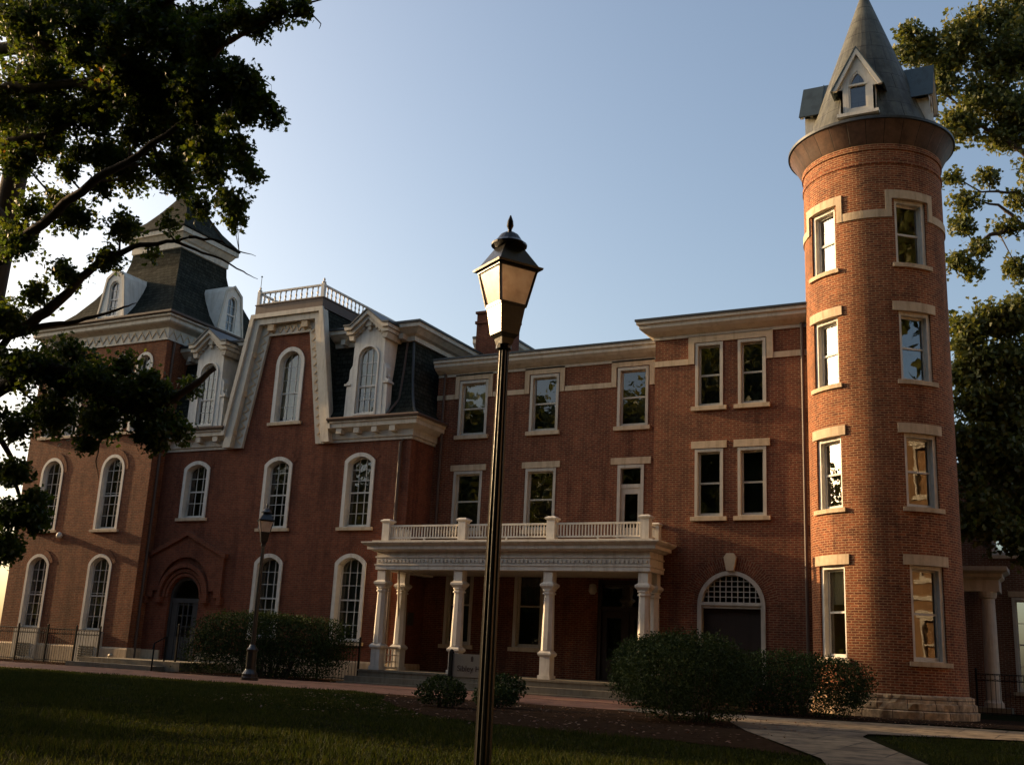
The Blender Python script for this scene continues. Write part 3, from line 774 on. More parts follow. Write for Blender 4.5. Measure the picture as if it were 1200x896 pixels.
for x_ in range(14): mb.box(-20.6 + x_ * .66, -20.57 + x_ * .66, WY - .4, WY - .36, 11.93, 11.98)
mb.box(-17.8, -17.2, 36.2, 36.6, 12.2, 12.62); mb.lathe([(.06, 0), (.06, .5)], -12.2, 35.0, 8, 12.0)
bld(mb, 'roof', 'slatemetal', wing)
# chimney
mb = MB(); mb.box(-21.9, -20.2, 37.9, 38.6, 12, 15.15); mb.box(-21.96, -20.14, 37.84, 38.66, 14.7, 14.82); mb.box(-21.96, -20.14, 37.84, 38.66, 15.152, 15.25)
bld(mb, 'chimney', 'brick_hall', wing)
# rear roof block seen over the flat roof
mb = MB(); mb.sweep([(-23.8, 41.2), (-22.3, 41.2), (-22.3, 50)], [(-.2, 12.4), (.0, 12.4), (.0, 14.5), (.15, 14.65), (.15, 14.75), (.3, 14.9), (.3, 15.1), (-.2, 15.1)])
bld(mb, 'rear_cornice', 'trim', wing)
mb = MB(); mb.plan([(-23.8, 40.85), (-21.95, 40.85), (-21.95, 50), (-23.8, 50)], 15.102, 15.2); bld(mb, 'rear_roof', 'slatemetal', wing)
# fanlight opening of the bay
c_ = BA[0]; y = BY
mb = MB()
mb.ring(outline(1.03, .6, 3.88, 1.0, 20, cx=c_), outline(.90, .62, 3.76, .88, 20, cx=c_), y - .05, y + .16)
mb.box(c_ - .90, c_ + .90, y + .0, y + .14, 2.78, 2.96); mb.box(c_ - .94, c_ + .94, y - .06, y + .02, 2.86, 2.92)
for k in range(1, 10):
    x_ = c_ - .90 + .18 * k; zt = 2.88 + math.sqrt(max(0, .9 ** 2 - (x_ - c_) ** 2)) * .978
    mb.box(x_ - .012, x_ + .012, y + .06, y + .09, 2.96, zt)
for k in range(1, 6):
    z_ = 2.96 + k * .155 - .0; hw = math.sqrt(max(0, .9 ** 2 - (z_ - 2.88) ** 2))
    mb.box(c_ - hw, c_ + hw, y + .062, y + .088, z_ - .012, z_ + .012)
f = bld(mb, 'fanlight', 'trim', wing)
mb = MB(); O = outline(.9, 2.88, 3.76, .88, 20, cx=c_); mb.add([(a_, y + .10, b_) for a_, b_ in O], [tuple(range(len(O)))]); bld(mb, 'fanlight_glass', 'glass_flat', wing)
mb = MB(); mb.box(c_ - .9, c_ + .9, y + .20, y + .22, .62, 2.78); bld(mb, 'dark_door', 'door', wing)
mb = MB(); mb.prism([(c_ - .11, 3.88), (c_ + .11, 3.88), (c_ + .19, 4.28), (c_ + .10, 4.40), (c_ - .10, 4.40), (c_ - .19, 4.28)], y - .14, y); bld(mb, 'keystone', 'stone', wing)
mb = MB(); n = 30; v = []; uv = []
for k in range(n + 1):
    t = PI - PI * k / n
    for r_, u_ in ((1.05, 0), (1.42, .215 * 1.5)): v.append((c_ + r_ * math.cos(t), y - .012, 2.88 + r_ * math.sin(t))); uv.append((u_, k * PI * 1.2 / n))
mb.add(v, [(2 * k, 2 * k + 1, 2 * k + 3, 2 * k + 2) for k in range(n)], uv); bld(mb, 'brick_arch', 'brick_wing', wing)
mb = MB(); mb.tube([(-6.95, BY - .09, 11.6), (-6.95, BY - .09, .2)], .055, 8); bld(mb, 'downspout', 'brownmetal', wing)
mb = MB(); mb.tube([(-20.9, WY - .09, 11.5), (-20.9, WY - .09, 4.9)], .05, 8); bld(mb, 'downspout', 'brownmetal', wing)

# near-black sheets behind the panes, room darkness put into their colour
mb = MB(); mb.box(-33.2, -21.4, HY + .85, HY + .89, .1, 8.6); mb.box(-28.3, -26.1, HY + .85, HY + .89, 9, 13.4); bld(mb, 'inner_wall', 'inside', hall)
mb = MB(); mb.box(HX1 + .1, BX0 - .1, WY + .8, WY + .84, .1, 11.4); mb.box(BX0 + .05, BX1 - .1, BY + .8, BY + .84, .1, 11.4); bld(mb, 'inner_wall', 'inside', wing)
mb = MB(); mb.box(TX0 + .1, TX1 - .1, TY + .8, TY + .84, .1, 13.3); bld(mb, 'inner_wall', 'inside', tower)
# ------------------------------------------------------------------ round tower
RC = Vector((-4.81, 32.19)); RR = 2.02
rt = thing('round_tower', 'round brick tower with conical metal roof at the right end of the building', 'tower', (RC.x, RC.y, 0))
phis = [R(40.4), R(-37.0)]; HWd = .50; da = math.asin(HWd / RR)
sills = [1.45, 5.47, 8.99, 12.42]; heads = [3.93, 7.50, 11.0, 14.40]
def cp(phi, r, z): return (r * math.sin(phi), -r * math.cos(phi), z)
angs = set()
for p in phis: angs |= {round(p - da, 5), round(p + da, 5)}
for k in range(-90, 91): angs.add(round(R(k * 4) / 2, 5))
angs = sorted(a for a in angs)
for k in range(181, 0, -1): pass
allang = sorted(set(angs) | {round(PI + R(k * 6), 5) for k in range(0, 31)} | {round(-PI + 0.0, 5)})
allang = [a for a in allang if a <= 2 * PI - PI + 1e-4] 
allang = sorted(set(round(a, 5) for a in [R(k * 3) for k in range(-60, 61)] + [b for p in phis for b in (p - da, p + da)]))
keep = [allang[0]]
for a_ in allang[1:]:
    if a_ - keep[-1] < R(.4):
        if any(abs(a_ - b) < 1e-4 for p in phis for b in (p - da, p + da)): keep[-1] = a_
        continue
    keep.append(a_)
zs = sorted([.6] + sills + heads + [15.95])
mb = MB()
for a_, b_ in zip(keep, keep[1:]):
    mid = (a_ + b_) / 2
    inwin = any(abs(mid - p) < da for p in phis)
    for z0, z1 in zip(zs, zs[1:]):
        if inwin and any(abs(z0 - s) < 1e-6 for s in sills): continue
        mb.add([cp(a_, RR, z0), cp(b_, RR, z0), cp(b_, RR, z1), cp(a_, RR, z1)], [(0, 1, 2, 3)], [(a_ * RR, z0), (b_ * RR, z0), (b_ * RR, z1), (a_ * RR, z1)])
# corbelled brick courses below the flare
for z0, z1, r_ in ((15.50, 15.62, .03), (15.95, 16.12, .04)):
    mb.lathe([(RR, z0), (RR + r_, z0 + .01), (RR + r_, z1), (RR, z1 + .005)], 0, 0, 72, 0, capb=False, capt=False)
for p in phis:                                       # reveals
    for z0, z1 in zip(sills, heads):
        for s_ in (-1, 1):
            a_ = p + s_ * da; q0 = cp(a_, RR, z0); q1 = cp(a_, RR, z1)
            nrm = Vector((math.sin(p), -math.cos(p), 0)) * .45
            v = [q0, q1, tuple(Vector(q1) - nrm), tuple(Vector(q0) - nrm)]
            mb.add(v, [(0, 1, 2, 3)], [(0, z0), (0, z1), (.45, z1), (.45, z0)])
mb.build('wall', 'brick_round', rt)
def arcblock(mb, p, half, r0, r1, z0, z1, n=6):
    v = []
    for k in range(n + 1):
        a_ = p - half + 2 * half * k / n
        v += [cp(a_, r1, z0), cp(a_, r1, z1), cp(a_, r0, z1), cp(a_, r0, z0)]
    fs = []
    for k in range(n):
        for q in range(4): w = (q + 1) % 4; fs.append((k * 4 + q, k * 4 + w, (k + 1) * 4 + w, (k + 1) * 4 + q))
    fs += [(3, 2, 1, 0), tuple(n * 4 + q for q in range(4))]
    mb.add(v, fs)
chord = RR * math.cos(da)
for pi_, p in enumerate(phis):
    for i, (z0, z1) in enumerate(zip(sills, heads)):
        loc = (math.sin(p) * chord, -math.cos(p) * chord, z0)
        f = window(rt, 0, 0, z0, z1, 2 * HWd - .01, 0, cas=.10, proud=-.06, sashy=.20, cols=1, sill=0, lintel=None, rz=p, loc=loc, casmat='white',
                   blind='blind' if (pi_ == 1 and i in (0, 2)) else None, blindfrac=.4)
        s = MB(); arcblock(s, p, da + R(3), RR - .22, RR + .08, z0 - .12, z0)
        so = s.build('sill', 'stone', rt)
        if i < 3:
            s = MB(); arcblock(s, p, da + R(4.5), RR - .2, RR + .05, z1, z1 + .27); s.build('lintel', 'stone', rt)
s = MB()
for p in phis:
    arcblock(s, p, da + R(7), RR - .1, RR + .05, 14.402, 14.66)
    for s_ in (-1, 1): arcblock(s, p + s_ * (da + R(4.6)), R(2.4), RR - .1, RR + .05, 13.82, 14.401, 2)
lo, hi = phis[1] + da + R(7), phis[0] - da - R(7)
arcblock(s, (lo + hi) / 2, (hi - lo) / 2, RR - .05, RR + .04, 13.82, 14.06, 14)
lo, hi = phis[0] + da + R(7), R(150); arcblock(s, (lo + hi) / 2, (hi - lo) / 2, RR - .05, RR + .04, 13.82, 14.06, 16)
lo, hi = R(-150), phis[1] - da - R(7); arcblock(s, (lo + hi) / 2, (hi - lo) / 2, RR - .05, RR + .04, 13.82, 14.06, 16)
s.build('stone_band', 'stone', rt)
# rock faced base
mb = MB(); n = 96
prof = [(0, 2.24), (.20, 2.24), (.22, 2.19), (.40, 2.19), (.42, 2.14), (.58, 2.12), (.62, 2.02)]
random.seed(3)
for k in range(n):
    pass
v = []; uv = []
for z, r_ in prof:
    for k in range(n + 1):
        a_ = -PI + 2 * PI * k / n; rr = r_ + (random.uniform(-.035, .035) if 0 < z < .6 else 0)
        v.append(cp(a_, rr, z)); uv.append((a_ * 2.2, z + .03))
fs = [(j * (n + 1) + k, j * (n + 1) + k + 1, (j + 1) * (n + 1) + k + 1, (j + 1) * (n + 1) + k) for j in range(len(prof) - 1) for k in range(n)]
mb.add(v, fs, uv); mb.build('stone_base', 'rock', rt)
# room shell inside so that lit shades read against cream plaster
mb = MB()
for a_, b_ in zip(keep, keep[1:]):
    mid = (a_ + b_) / 2; inwin = any(abs(mid - p) < da for p in phis)
    for z0, z1 in zip(zs, zs[1:]):
        if inwin and any(abs(z0 - s) < 1e-6 for s in sills): continue
        mb.add([cp(a_, 1.62, z0), cp(b_, 1.62, z0), cp(b_, 1.62, z1), cp(a_, 1.62, z1)], [(3, 2, 1, 0)])
mb.build('inner_wall', 'room', rt)
mb = MB()
for z in (.68, 4.75, 8.3, 11.75, 15.3): mb.lathe([(1.618, z), (1.618, z + .05)], 0, 0, 32, 0)
mb.build('inner_floor', 'room', rt)
# flared copper eave
mb = MB(); n = 96
prof = [(16.10, 2.04), (16.22, 2.12), (16.42, 2.22), (16.62, 2.34), (16.74, 2.42)]
v = []; uv = []
for z, r_ in prof:
    for k in range(n + 1): a_ = -PI + 2 * PI * k / n; v.append(cp(a_, r_, z)); uv.append((a_ * 2.2, z - 14.2))
mb.add(v, [(j * (n + 1) + k, j * (n + 1) + k + 1, (j + 1) * (n + 1) + k + 1, (j + 1) * (n + 1) + k) for j in range(4) for k in range(n)], uv)
mb.build('flared_eave', 'copper', rt, smooth=True)
mb = MB(); mb.lathe([(2.42, 16.735), (2.47, 16.75), (2.47, 16.83), (2.40, 16.87), (1.9, 16.88)], 0, 0, 96, capb=False); mb.build('eave_rim', 'slatemetal', rt, smooth=False)
# cone
mb = MB(); n = 40; v = []; uv = []; zc = [16.86, 17.6, 18.4, 19.3, 20.3, 21.3, 22.2, 22.62]
for z in zc:
    r_ = 1.98 * (22.68 - z) / 5.8 + .012
    for k in range(n + 1): a_ = -PI + 2 * PI * k / n; v.append(cp(a_, r_, z)); uv.append((a_ * 1.3, z * 1.05))
mb.add(v, [(j * (n + 1) + k, j * (n + 1) + k + 1, (j + 1) * (n + 1) + k + 1, (j + 1) * (n + 1) + k) for j in range(len(zc) - 1) for k in range(n)], uv)
mb.build('cone_roof', 'cone', rt)
mb = MB(); mb.lathe([(.06, 0), (.09, .08), (.03, .2), (.07, .32), (.01, .9)], 0, 0, 8, 22.5); mb.build('finial', 'slatemetal', rt)
def cone_dormer(rz):
    F = -1.86
    e = bpy.data.objects.new
    mb = MB(); face = [(-.50, 0), (.50, 0), (.50, .85), (.62, .85), (0, 2.0), (-.62, .85), (-.50, .85)]
    lan = [(-.27, .16), (.27, .16), (.27, .95), (.20, 1.15), (.10, 1.32), (0, 1.42), (-.10, 1.32), (-.20, 1.15), (-.27, .95)]
    mb.panel(face, [lan], 0, .12)
    d = mb.build('dormer', 'white', rt, (-math.sin(rz) * F, math.cos(rz) * F, 17.28), rz)
    b = MB(); b.box(-.50, -.44, .0, 1.7, 0, .85); b.box(.44, .50, .0, 1.7, 0, .85); b.box(-.60, .60, -.14, .3, -.10, 0)
    b.prism([(-.56, -.0), (-.50, 0), (-.50, .3), (-.53, .12)], -.1, .05)
    b.build('dormer_cheek', 'white', d)
    t = MB()
    o = [(-.72, .80), (0, 2.14), (.72, .80)]; i = [(-.60, .80), (0, 1.92), (.60, .80)]
    t.ring(o, i, -.12, -.02, closed=False)
    inn = [(-.22, .21), (.22, .21), (.22, .94), (.16, 1.12), (.08, 1.26), (0, 1.34), (-.08, 1.26), (-.16, 1.12), (-.22, .94)]
    t.ring(lan, inn, .02, .08); t.box(-.27, .27, -.02, .07, .92, .98)
    t.build('dormer_trim', 'white', d)
    g = MB(); g.add([(a_, .06, b_) for a_, b_ in lan], [tuple(range(len(lan)))]); g.build('pane', 'glass_flat', d)
    r = MB()
    for s_ in (-1, 1): r.prism([(0, 2.145), (0, 2.19), (s_ * .78, .80), (s_ * .725, .80)], -.14, 1.75)
    for s_ in (-1, 1):
        for k in (.5, 1.0): r.prism([(0, 2.19), (0, 2.22), (s_ * .795, .80), (s_ * .78, .80)], k, k + .03)
    r.build('dormer_roof', 'greenmetal', d)
    return d
for a_ in (0, PI / 2, -PI / 2, PI): cone_dormer(a_)
# ------------------------------------------------------------------ porch
porch = thing('porch', 'white columned porch with balcony railing on its roof in front of the recessed wing', 'porch', (-16.2, 32, 0))
PX = [-20.95, -17.95, -14.7, -11.55]; PY = 30.95
mb = MB(); mb.box(-21.35, -10.9, 30.45, 34.05, .05, .46); bld(mb, 'floor', 'concrete', porch)
mb = MB(); mb.box(-21.6, -10.7, 30.05, 30.449, -.1, .24); mb.box(-21.7, -10.6, 29.75, 30.049, -.1, .06); mb.box(-21.36, -10.88, 30.42, 30.449, .40, .462)
bld(mb, 'steps', 'concrete', porch)
def column(x, y):
    mb = MB(); q = PI / 4; s2 = math.sqrt(2) / 2
    # square pedestal with cap, octagonal tapering shaft, flared capital, square block
    mb.box(x - .21, x + .21, y - .21, y + .21, .462, .58); mb.box(x - .17, x + .17, y - .17, y + .17, .58, 1.14)
    mb.lathe([(.27, 1.14), (.32, 1.19), (.32, 1.24), (.22, 1.32)], x, y, 4, 0, rot=q)
    mb.lathe([(.20, 1.32), (.165, 3.02)], x, y, 8, 0, rot=PI / 8)
    mb.lathe([(.21, 3.02), (.21, 3.07), (.18, 3.08), (.18, 3.12), (.215, 3.13), (.215, 3.17)], x, y, 8, 0, rot=PI / 8)
    mb.lathe([(.22, 3.17), (.33, 3.27), (.33, 3.33), (.24, 3.38), (.22, 3.40), (.22, 3.76)], x, y, 4, 0, rot=q)
    return bld(mb, 'column', 'white', porch)
for x in PX: column(x, PY)
column(PX[0] - .05, 32.26); column(PX[3], 31.74)
mb = MB(); EP = [(-21.15, 33.9), (-21.15, 30.75), (-11.33, 30.75), (-11.33, 31.96)]
mb.sweep(EP, [(-.36, 3.74), (.02, 3.74), (.02, 3.86), (.05, 3.88), (.05, 3.92), (0, 3.93), (0, 4.12), (.04, 4.14), (.04, 4.18), (0, 4.19), (0, 4.34), (-.36, 4.34)])
bld(mb, 'entablature', 'white', porch)
mb = MB()
for k in range(66): x = -21.1 + k * .148; mb.box(x, x + .075, 30.70, 30.749, 3.98, 4.07)
bld(mb, 'dentils', 'white', porch)
mb = MB(); mb.sweep(EP, [(-.3, 4.341), (.08, 4.341), (.14, 4.38), (.26, 4.40), (.26, 4.50), (.36, 4.55), (.42, 4.60), (.42, 4.64), (-.3, 4.70)])
bld(mb, 'porch_cornice', 'white', porch)
mb = MB(); mb.box(-21.3, -11.2, 30.6, 34.06, 4.60, 4.705); mb.box(-21.0, -11.5, 31.2, 34.0, 3.80, 3.86); bld(mb, 'roof_deck', 'trim', porch)
RY = 30.98
for k, x in enumerate(PX):
    mb = MB(); mb.box(x - .14, x + .14, RY - .14, RY + .14, 4.706, 5.34); mb.lathe([(.21, 5.34), (.28, 5.38), (.28, 5.41), (.17, 5.46)], x, RY, 4, 0, rot=PI / 4)
    bld(mb, 'newel', 'white', porch)
mb = MB(); mb.box(PX[3] - .1, PX[3] + .14, 31.72, 31.96, 4.706, 5.24); mb.lathe([(.2, 5.24), (.26, 5.28), (.2, 5.32)], PX[3], 31.84, 4, 0, rot=PI / 4); bld(mb, 'newel', 'white', porch)
for a_, b_ in zip(PX, PX[1:]):
    x0, x1 = a_ + .14, b_ - .14
    mb = MB(); mb.box(x0, x1, RY - .035, RY + .035, 5.20, 5.26); mb.box(x0, x1, RY - .03, RY + .03, 4.80, 4.85)
    n = int((x1 - x0) / .105)
    for k in range(n): x = x0 + (x1 - x0) * (k + .5) / n; mb.box(x - .018, x + .018, RY - .018, RY + .018, 4.85, 5.20)
    mb.box((x0 + x1) / 2 - .03, (x0 + x1) / 2 + .03, RY - .03, RY + .03, 4.706, 4.80)
    bld(mb, 'railing', 'white', porch)
mb = MB(); mb.box(PX[3] - .03, PX[3] + .03, RY + .14, 31.72, 5.14, 5.2); mb.box(PX[3] - .03, PX[3] + .03, RY + .14, 31.72, 4.8, 4.85)
for k in range(5): y = RY + .2 + k * .11; mb.box(PX[3] - .018, PX[3] + .018, y, y + .036, 4.85, 5.14)
bld(mb, 'railing', 'white', porch)
mb = MB(); x = PX[0]; mb.box(x - .03, x + .03, RY + .14, 32.4, 5.2, 5.26); mb.box(x - .03, x + .03, RY + .14, 32.4, 4.8, 4.85)
for k in range(12): y = RY + .2 + k * .11; mb.box(x - .018, x + .018, y, y + .036, 4.85, 5.2)
bld(mb, 'railing', 'white', porch)
# low lattice between the left columns
mb = MB(); x = PX[0]; mb.box(x - .04, x + .04, 31.1, 32.1, 1.16, 1.22); mb.box(x - .04, x + .04, 31.1, 32.1, .5, .56)
for k in range(5): y = 31.16 + k * .21; mb.box(x - .02, x + .02, y, y + .05, .56, 1.16)
for z in (.72, .94): mb.box(x - .018, x + .018, 31.1, 32.1, z, z + .03)
bld(mb, 'lattice', 'white', porch)
mb = MB(); mb.box(HX1 + .001, HX1 + .03, 33.02, 33.42, 2.0, 2.45); mb.box(HX1 + .03, HX1 + .04, 33.06, 33.38, 2.04, 2.41)
pq = mb.build('wall_plaque', 'plaque'); tag(pq, 'small dark bronze plaque on the brick wall inside the porch', 'plaque')
mb = MB(); mb.lathe([(.03, .30), (.12, .26), (.15, .05), (.08, -.05)], -14.5, 33.9, 8, 3.3); mb.box(-14.53, -14.47, 33.9, 34.09, 3.52, 3.56)
o = mb.build('porch_lantern', 'trim', smooth=True); tag(o, 'small pale wall lantern beside the dark porch doorway', 'wall lamp')
# porch leader pipe, slanting from the roof to the wall corner
mb = MB(); mb.tube([(-20.7, 31.5, 3.7), (-20.95, 31.9, 3.4), (-21.12, 32.38, .8)], .035, 6); bld(mb, 'drain_pipe', 'trim', porch)

# ------------------------------------------------------------------ street lamps
def street_lamp(loc, rz, label, H=4.0, low=False):
    t = thing('street_lamp', label, 'street lamp', loc, rz, 'black lantern posts on the lawn')
    mb = MB()
    if low: mb.lathe([(.19, -.3), (.19, .0), (.15, .03), (.085, .06)], 0, 0, 16)
    else: mb.lathe([(.27, 0), (.27, .10), (.24, .12), (.24, .20), (.17, .30), (.155, .34), (.155, .85), (.18, .88), (.18, .92), (.12, .99), (.095, 1.04), (.085, 1.06)], 0, 0, 16)
    mb.build('base', 'lamppaint', t)
    mb = MB(); n = 24; v = []
    for z, r_ in ((.04 if low else 1.04, .078), (2.4, .066), (H - .12, .052)):
        for k in range(n): a_ = 2 * PI * k / n; rr = r_ * (1 if k % 2 else .88); v.append((rr * math.cos(a_), rr * math.sin(a_), z))
    mb.add(v, [(j * n + k, j * n + (k + 1) % n, (j + 1) * n + (k + 1) % n, (j + 1) * n + k) for j in range(2) for k in range(n)])
    mb.lathe([(.05, 0), (.075, .02), (.075, .05), (.05, .08)], 0, 0, 12, H - .16)
    mb.build('pole', 'lamppaint', t)
    z0, z1, z2, z3 = H, H + .28, H + .64, H + .92
    a0, a1, a2 = .10, .138, .205                    # half sides at bottom, waist and eave
    mb = MB()
    def sq(a_, z): return [(-a_, -a_, z), (a_, -a_, z), (a_, a_, z), (-a_, a_, z)]
    def frus(mb, A): 
        v = [p for a_, z in A for p in sq(a_, z)]
        fs = [(k * 4 + i, k * 4 + (i + 1) % 4, (k + 1) * 4 + (i + 1) % 4, (k + 1) * 4 + i) for k in range(len(A) - 1) for i in range(4)]
        fs += [(3, 2, 1, 0), tuple((len(A) - 1) * 4 + i for i in range(4))]
        mb.add(v, fs)
    frus(mb, [(.055, z0 - .10), (.07, z0 - .04), (a0, z0), (a1 - .004, z1 - .012)])
    frus(mb, [(a1 + .006, z1 - .014), (a1 + .008, z1 + .012)])
    for sx in (-1, 1):
        for sy in (-1, 1): mb.tube([(sx * a1, sy * a1, z1), (sx * a2, sy * a2, z2)], .014, 4)
    for a_, b_ in ((-1, -1), (1, -1), (1, 1), (-1, 1)):
        pass
    for z, a_ in ((z2 - .012, a2),):
        mb.ring(outline(a_ + .012, -a_ - .012, a_ + .012, 0), outline(a_ - .014, -a_ + .014, a_ - .014, 0), 0, .024) if False else None
        for s_ in (-1, 1):
            mb.box(-a_, a_, s_ * a_ - .012, s_ * a_ + .012, z - .012, z + .012); mb.box(s_ * a_ - .012, s_ * a_ + .012, -a_, a_, z - .0121, z + .0121)
    mb.build('lantern_frame', 'lamppaint', t)
    mb = MB()
    frus(mb, [(a2 + .04, z2 + .0), (a2 + .045, z2 + .02), (a2 + .01, z2 + .035), (.11, z3 - .06), (.10, z3 - .04)])
    mb.lathe([(.09, 0), (.10, .02), (.175, .035), (.175, .055), (.13, .09), (.09, .15), (.045, .18), (.018, .19), (.018, .21), (.034, .25), (.028, .30), (.006, .36)], 0, 0, 20, z3 - .06)
    mb.build('lantern_roof', 'lamppaint', t)
    for k in range(4):
        mb = MB(); e = .004
        v = [(-a1 + .012, -a1 + e, z1 + .014), (a1 - .012, -a1 + e, z1 + .014), (a2 - .012, -a2 + e, z2 - .024), (-a2 + .012, -a2 + e, z2 - .024)]
        mb.add(v, [(0, 1, 2, 3)]); mb.build('lantern_glass', 'frosted', t, rz=k * PI / 2)
    mb = MB(); mb.lathe([(.03, 0), (.05, .04), (.05, .12), (.02, .2)], 0, 0, 8, z1 + .01); mb.build('lamp_holder', 'trim', t)
    return t
lampA = street_lamp((-4.66, 8.6, 0), R(-31), 'tall black lantern post in the foreground, rising past the hall roofs', 3.97, True)
lampB = street_lamp((-22.56, 26.53, 0), R(-40), 'smaller looking black lantern post far back beside the clipped hedge', 4.2)

# ------------------------------------------------------------------ sign
sg = thing('sign', 'pale name board on dark posts in the bed before the porch steps', 'sign', (-13.6, 24.3, 0))
mb = MB()
mb.box(-.66, -.56, -.05, .05, 0, 1.10); mb.lathe([(.07, 0), (.05, .06), (0.01, .09)], -.61, 0, 6, 1.10)
mb.build('post', 'iron', sg)
mb = MB(); mb.box(.56, .66, -.05, .05, 0, 1.10); mb.lathe([(.07, 0), (.05, .06), (0.01, .09)], .61, 0, 6, 1.10); mb.build('post', 'iron', sg)
mb = MB(); mb.box(-.559, .559, -.02, .02, .52, 1.08); mb.build('board', 'signwhite', sg)
cu = bpy.data.curves.new('lettering', 'FONT'); cu.body = 'Sibley Hall'; cu.size = .2; cu.align_x = 'CENTER'; cu.extrude = .002
to = bpy.data.objects.new('lettering', cu); COL.objects.link(to)
dg = bpy.context.evaluated_depsgraph_get(); me = bpy.data.meshes.new_from_object(to.evaluated_get(dg)); bpy.data.objects.remove(to)
lt = bpy.data.objects.new('lettering', me); COL.objects.link(lt); me.materials.clear(); me.materials.append(M['signtext'])
lt.parent = sg; lt.location = (0, -.024, .66); lt.rotation_euler = (PI / 2, 0, 0)
mb = MB(); mb.prism([(-.03, .90), (.03, .90), (.035, 1.0), (0, 1.04), (-.035, 1.0)], -.026, -.0201); mb.build('emblem', 'signtext', sg)

# ------------------------------------------------------------------ fences, steps, rails
def fence(name, label, pts, h, z=0, group=None, sp=.13, posts=None):
    t = thing('iron_fence', label, 'fence', (pts[0][0], pts[0][1], z), 0, group)
    ox, oy = pts[0]
    for a_, b_ in zip(pts, pts[1:]):
        A = Vector((a_[0] - ox, a_[1] - oy)); B = Vector((b_[0] - ox, b_[1] - oy)); Ln = (B - A).length; d = (B - A) / Ln
        p = MB()
        for zz in (.12, h - .22, h - .03): p.tube([(*A, zz), (*B, zz)], .014, 4)
        n = max(2, int(Ln / sp))
        for k in range(n + 1):
            q = A + d * Ln * k / n; p.tube([(q.x, q.y, .05), (q.x, q.y, h - .03)], .009, 4)
            if k < n:                                # hoops between the two top rails
                c = A + d * Ln * (k + .5) / n; rr = .075
                hp = [(c.x + d.x * rr * math.cos(u), c.y + d.y * rr * math.cos(u), h - .125 + rr * math.sin(u)) for u in [2 * PI * w / 8 for w in range(9)]]
                p.tube(hp, .007, 3, cap=False)
        p.build('fence_panel', 'iron', t)
        for q in (A, B) if b_ == pts[-1] else (A,):
            m_ = MB(); m_.box(q.x - .03, q.x + .03, q.y - .03, q.y + .03, 0, h + .06); m_.lathe([(.03, 0), (.05, .04), (.01, .09)], q.x, q.y, 6, h + .06); m_.build('post', 'iron', t)
    return t
fence('f', 'long black iron fence with ring topped panels below the square tower windows', [(-44.5, 30.6), (-41.7, 30.6), (-39.9, 30.6), (-38.2, 30.6), (-36.5, 30.6), (-34.9, 30.6), (-33.6, 30.6)], 1.35)
fence('f', 'black iron fence panel with slanting bars on the entrance landing', [(-29.3, 30.3), (-26.2, 30.3)], 1.2, .34)
fence('f', 'short black iron fence behind the clipped hedge ending at the porch', [(-25.8, 30.95), (-23.4, 30.95), (-21.7, 30.95)], 1.35)
fence('f', 'dim black iron fence between the round tower and the dark columned building', [(-3.0, 37.2), (-1.0, 37.2), (1.0, 37.2)], 1.3)
st = thing('entrance_steps', 'low concrete landing and steps before the arched door', 'steps', (-31, 30.5, 0))
mb = MB(); mb.box(-33.3, -28.3, 29.5, 32.42, -.1, .34); bld(mb, 'landing', 'concrete', st)
mb = MB(); mb.box(-33.3, -29.0, 28.9, 29.499, -.1, .17); bld(mb, 'step', 'concrete', st)
hr = thing('handrail', 'short iron handrail with two posts at the foot of the entrance steps', 'handrail', (-28.9, 28.8, 0))
mb = MB(); mb.tube([(0, 0, 0), (0, 0, .95)], .03, 6); mb.build('post', 'iron', hr); mb = MB(); mb.tube([(-.35, .9, .0), (-.35, .9, 1.2)], .03, 6); mb.build('post', 'iron', hr)
mb = MB(); mb.tube([(0, 0, .95), (-.35, .9, 1.2)], .025, 6); mb.tube([(0, 0, .95), (.05, -.1, .75)], .025, 6); mb.build('rail', 'iron', hr)
pp = MB(); pp.tube([(-33.5, 31.2, 0), (-33.5, 31.1, .32), (-33.4, 31.0, .42), (-33.2, 30.95, .44)], .045, 8)
tag(pp.build('vent_pipe', 'trim', smooth=True), 'small pale bent pipe at the foot of the square tower corner', 'pipe')

# ------------------------------------------------------------------ dark building beyond the round tower
fb = thing('columned_building', 'dim building with a columned doorway beyond the round tower', 'building', (2, 44, 0))
mb = MB(); fw = [(-2.2, 5.5, 7.0, 1.0, 0), (-1.6, .75, 4.0, 1.1, 0), (.6, .75, 4.0, 1.1, 0), (.2, 5.5, 7.0, 1.0, 0)]
mb.panel([(-4.6, 0), (9, 0), (9, 8.6), (-4.6, 8.6)], [opening(*w) for w in fw], 43, .25)
mb.add([(-4.6, 43, 0), (-4.6, 54, 0), (-4.6, 54, 8.6), (-4.6, 43, 8.6)], [(1, 0, 3, 2)])
bld(mb, 'wall', 'brick_far', fb)
for w in fw: win(fb, w[0], 43, *w[1:], cas=.1, sashy=.12, cols=3, rows=4, lintel=(.2, .1))
mb = MB(); mb.plan([(-4.9, 42.7), (9, 42.7), (9, 54), (-4.9, 54)], 8.6, 8.9); bld(mb, 'roof', 'slatemetal', fb)
mb = MB(); mb.sweep([(-5.5, 42.9), (-5.5, 41.6), (-2.45, 41.6), (-2.45, 42.9)], [(-.3, 4.1), (.0, 4.1), (.0, 4.5), (.12, 4.6), (.12, 4.7), (.3, 4.8), (.3, 4.95), (-.3, 4.95)]); bld(mb, 'entablature', 'white', fb)
for x in (-5.2, -2.85):
    mb = MB(); mb.lathe([(.32, .2), (.32, .35), (.27, .4), (.25, .45), (.22, 3.85), (.28, 3.9), (.3, 4.0), (.3, 4.1)], x, 41.9, 16); bld(mb, 'column', 'white', fb)
